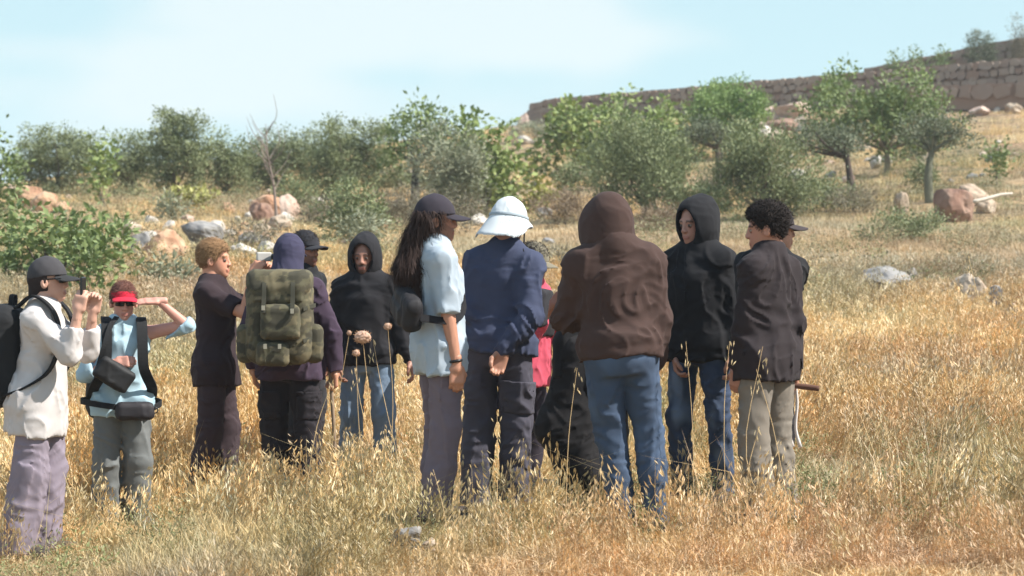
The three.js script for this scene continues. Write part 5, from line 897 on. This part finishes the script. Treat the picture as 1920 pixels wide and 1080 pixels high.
// single plants one can pick out
const DRY = mat('#b59a72');
function stalk(name, label, category, group, pts, d, rad, extra) {
  const foot = at(pts[0][0], pts[0][1], d); foot.y = ground(foot.x, foot.z); const t = thing(name, label, category, foot, group), P = pts.map(([x, y], i) => i ? at(x + (i === 1 ? Math.sin(pts[0][0] * 7) * 9 : 0), y, d).sub(foot) : V(0, -0.02, 0));
  part('stem', tubeAlong(P, [rad * 0.62, rad * 0.5, rad * 0.28], 5), extra?.mat ?? DRY, t); if (extra?.head) extra.head(t, P[P.length - 1]); return t;
}
function seedHead(size, squash) { return (t, p) => {
  const r = rngOf(size * 1000 | 0), g = new THREE.IcosahedronGeometry(size, 4), q = g.attributes.position; for (let i = 0; i < q.count; i++) { const v = V().fromBufferAttribute(q, i), f = 0.88 + 0.22 * noise3(v.x * 160, v.y * 160, v.z * 160); q.setXYZ(i, v.x * f, v.y * f * squash, v.z * f); } g.deleteAttribute('uv'); g.deleteAttribute('normal'); g.computeVertexNormals(); g.translate(p.x, p.y, p.z);
  const h = part('seed_head', colorize(g, (x, y, z, C) => C.setRGB(0.46, 0.3, 0.22).multiplyScalar(0.7 + 0.6 * noise3(x * 120, y * 120, z * 120))), new THREE.MeshStandardMaterial({ vertexColors: true, roughness: 1 }), t);
  const b = []; for (let i = 0; i < 90; i++) { const v = V(r() * 2 - 1, (r() * 2 - 1) * squash, r() * 2 - 1).normalize(); const s = p.clone().addScaledVector(V(v.x, v.y * squash, v.z), size * 0.9), e = p.clone().addScaledVector(V(v.x, v.y * squash, v.z), size * (1.05 + r() * 0.25)); b.push(tubeAlong([s, e], [0.0016, 0.0014], 3)); }
  const br = part('bristles', mergeGeometries(b), mat('#b8906f'), h); br.userData.kind = 'stuff';
}; }
const AL = 'dry allium seed heads';
stalk('allium_plant', 'dry plant with one large round seed head in front of the bearded man', 'plant', AL, [[705, 990], [692, 800], [680, 632]], 11.2, 0.005, { head: seedHead(0.042, 0.78) });
stalk('allium_plant', 'dry plant with a small round seed head right of the large one', 'plant', AL, [[722, 985], [730, 760], [727, 612]], 11.5, 0.004, { head: seedHead(0.02, 0.9) });
stalk('allium_plant', 'dry plant with a small low seed head left of the large one', 'plant', AL, [[700, 1000], [680, 800], [668, 662]], 11.3, 0.004, { head: seedHead(0.019, 0.9) });
stalk('allium_plant', 'dry plant with a tiny seed bud leaning to the stick', 'plant', AL, [[600, 980], [630, 760], [655, 624]], 11.4, 0.004, { head: seedHead(0.012, 1) });
const ST = 'tall single dry stalks in the front grass';
for (const [pts, d, rad, label] of [
  [[[1738, 1000], [1746, 890], [1770, 775]], 10.6, 0.006, 'thick pale upright stalk right of the curly haired man'], [[[1690, 1000], [1684, 900], [1660, 790]], 10.8, 0.0045, 'thin pale stalk left of the thick one'], [[[1636, 1010], [1638, 930], [1640, 880]], 10.5, 0.004, 'short upright stalk near the leaning straw'],
  [[[1690, 860], [1600, 730], [1545, 655]], 11.6, 0.004, 'long straw slanting beside the curly haired man\'s jacket'], [[[1470, 1000], [1408, 860], [1430, 650]], 10.9, 0.0042, 'crooked dry stalk before the greyish trousers'], [[[1400, 1010], [1412, 880], [1424, 800]], 10.8, 0.005, 'stout dry stalk before the curly haired man\'s knees'],
  [[[1490, 960], [1450, 800], [1418, 692]], 11.0, 0.0035, 'thin stalk slanting across the greyish trousers'], [[[1300, 960], [1290, 800], [1286, 640]], 11.5, 0.0035, 'thin stalk before the tall man\'s worn jeans'], [[[1362, 930], [1352, 760], [1368, 640]], 11.5, 0.0035, 'thin stalk between the tall and the curly haired man'],
  [[[1060, 960], [1070, 820], [1082, 690]], 11.2, 0.0035, 'thin stalk before the black coat'], [[[850, 1040], [830, 940], [812, 880]], 10.4, 0.0035, 'thin stalk before the long haired man\'s shin'], [[[560, 960], [600, 800], [625, 712]], 11.6, 0.0035, 'thin stalk leaning across the stick'], [[[760, 960], [690, 780], [665, 690]], 11.4, 0.0035, 'thin stalk crossing below the seed heads'], [[[780, 930], [715, 720], [700, 640]], 11.7, 0.003, 'faint straw right of the seed heads'], [[[930, 960], [928, 860], [932, 780]], 11.4, 0.0035, 'thin stalk before the navy trousers'],
  [[[1890, 760], [1850, 600], [1815, 480]], 15, 0.005, 'tall straw crossing the pale beige boulder'], [[[1480, 1000], [1540, 985], [1612, 966]], 10.3, 0.006, 'pale flattened straw lying across the front grass'], [[[1560, 900], [1590, 840], [1610, 790]], 11.2, 0.0045, 'short slanting straw on the bare reddish soil'],
]) stalk('dry_stalk', label, 'stalk', ST, pts, d, rad, { mat: mat('#cdb083'), head: (t, p) => {
  const r = rngOf(pts[0][0]), m = mat('#d8c195'); for (let i = 0; i < 7; i++) { const g = new THREE.OctahedronGeometry(0.5, 0).scale(0.007, 0.034, 0.005).rotateZ((r() - 0.5) * 1.6).rotateY(r() * 6); g.translate(p.x + (r() - 0.5) * 0.05, p.y - r() * 0.13, p.z + (r() - 0.5) * 0.04); part('husk', g, m, t); }
} });
{
  const t = stalk('bramble', 'sparse green leafed bramble at the lower right corner', 'plant', null, [[1880, 1075], [1850, 1030], [1775, 990]], 10, 0.006, { mat: mat('#54503a') }), r = rngOf(9), G = [];
  const c = new THREE.CatmullRomCurve3([at(1880, 1075, 10), at(1850, 1030, 10), at(1775, 990, 10), at(1750, 965, 10)].map((p) => p.sub(t.position))), g2 = new THREE.BufferGeometry();
  for (let i = 0; i < 34; i++) { const p = c.getPoint(r()), g = new THREE.SphereGeometry(0.5, 6, 4); g.scale(0.024, 0.005, 0.036).rotateX(r() * 1.2 - 0.6).rotateY(r() * 6.3).rotateZ(r() - 0.5).translate(p.x + (r() - 0.5) * 0.07, p.y + (r() - 0.3) * 0.08, p.z + (r() - 0.5) * 0.07); part('leaf', g, [mat('#5d6638'), mat('#7d8048'), mat('#8f8a55')][i % 3], t); }
}
scene.traverse((o) => { if (o.isMesh) { o.castShadow = true; o.receiveShadow = true; } });
renderer.render(scene, camera);
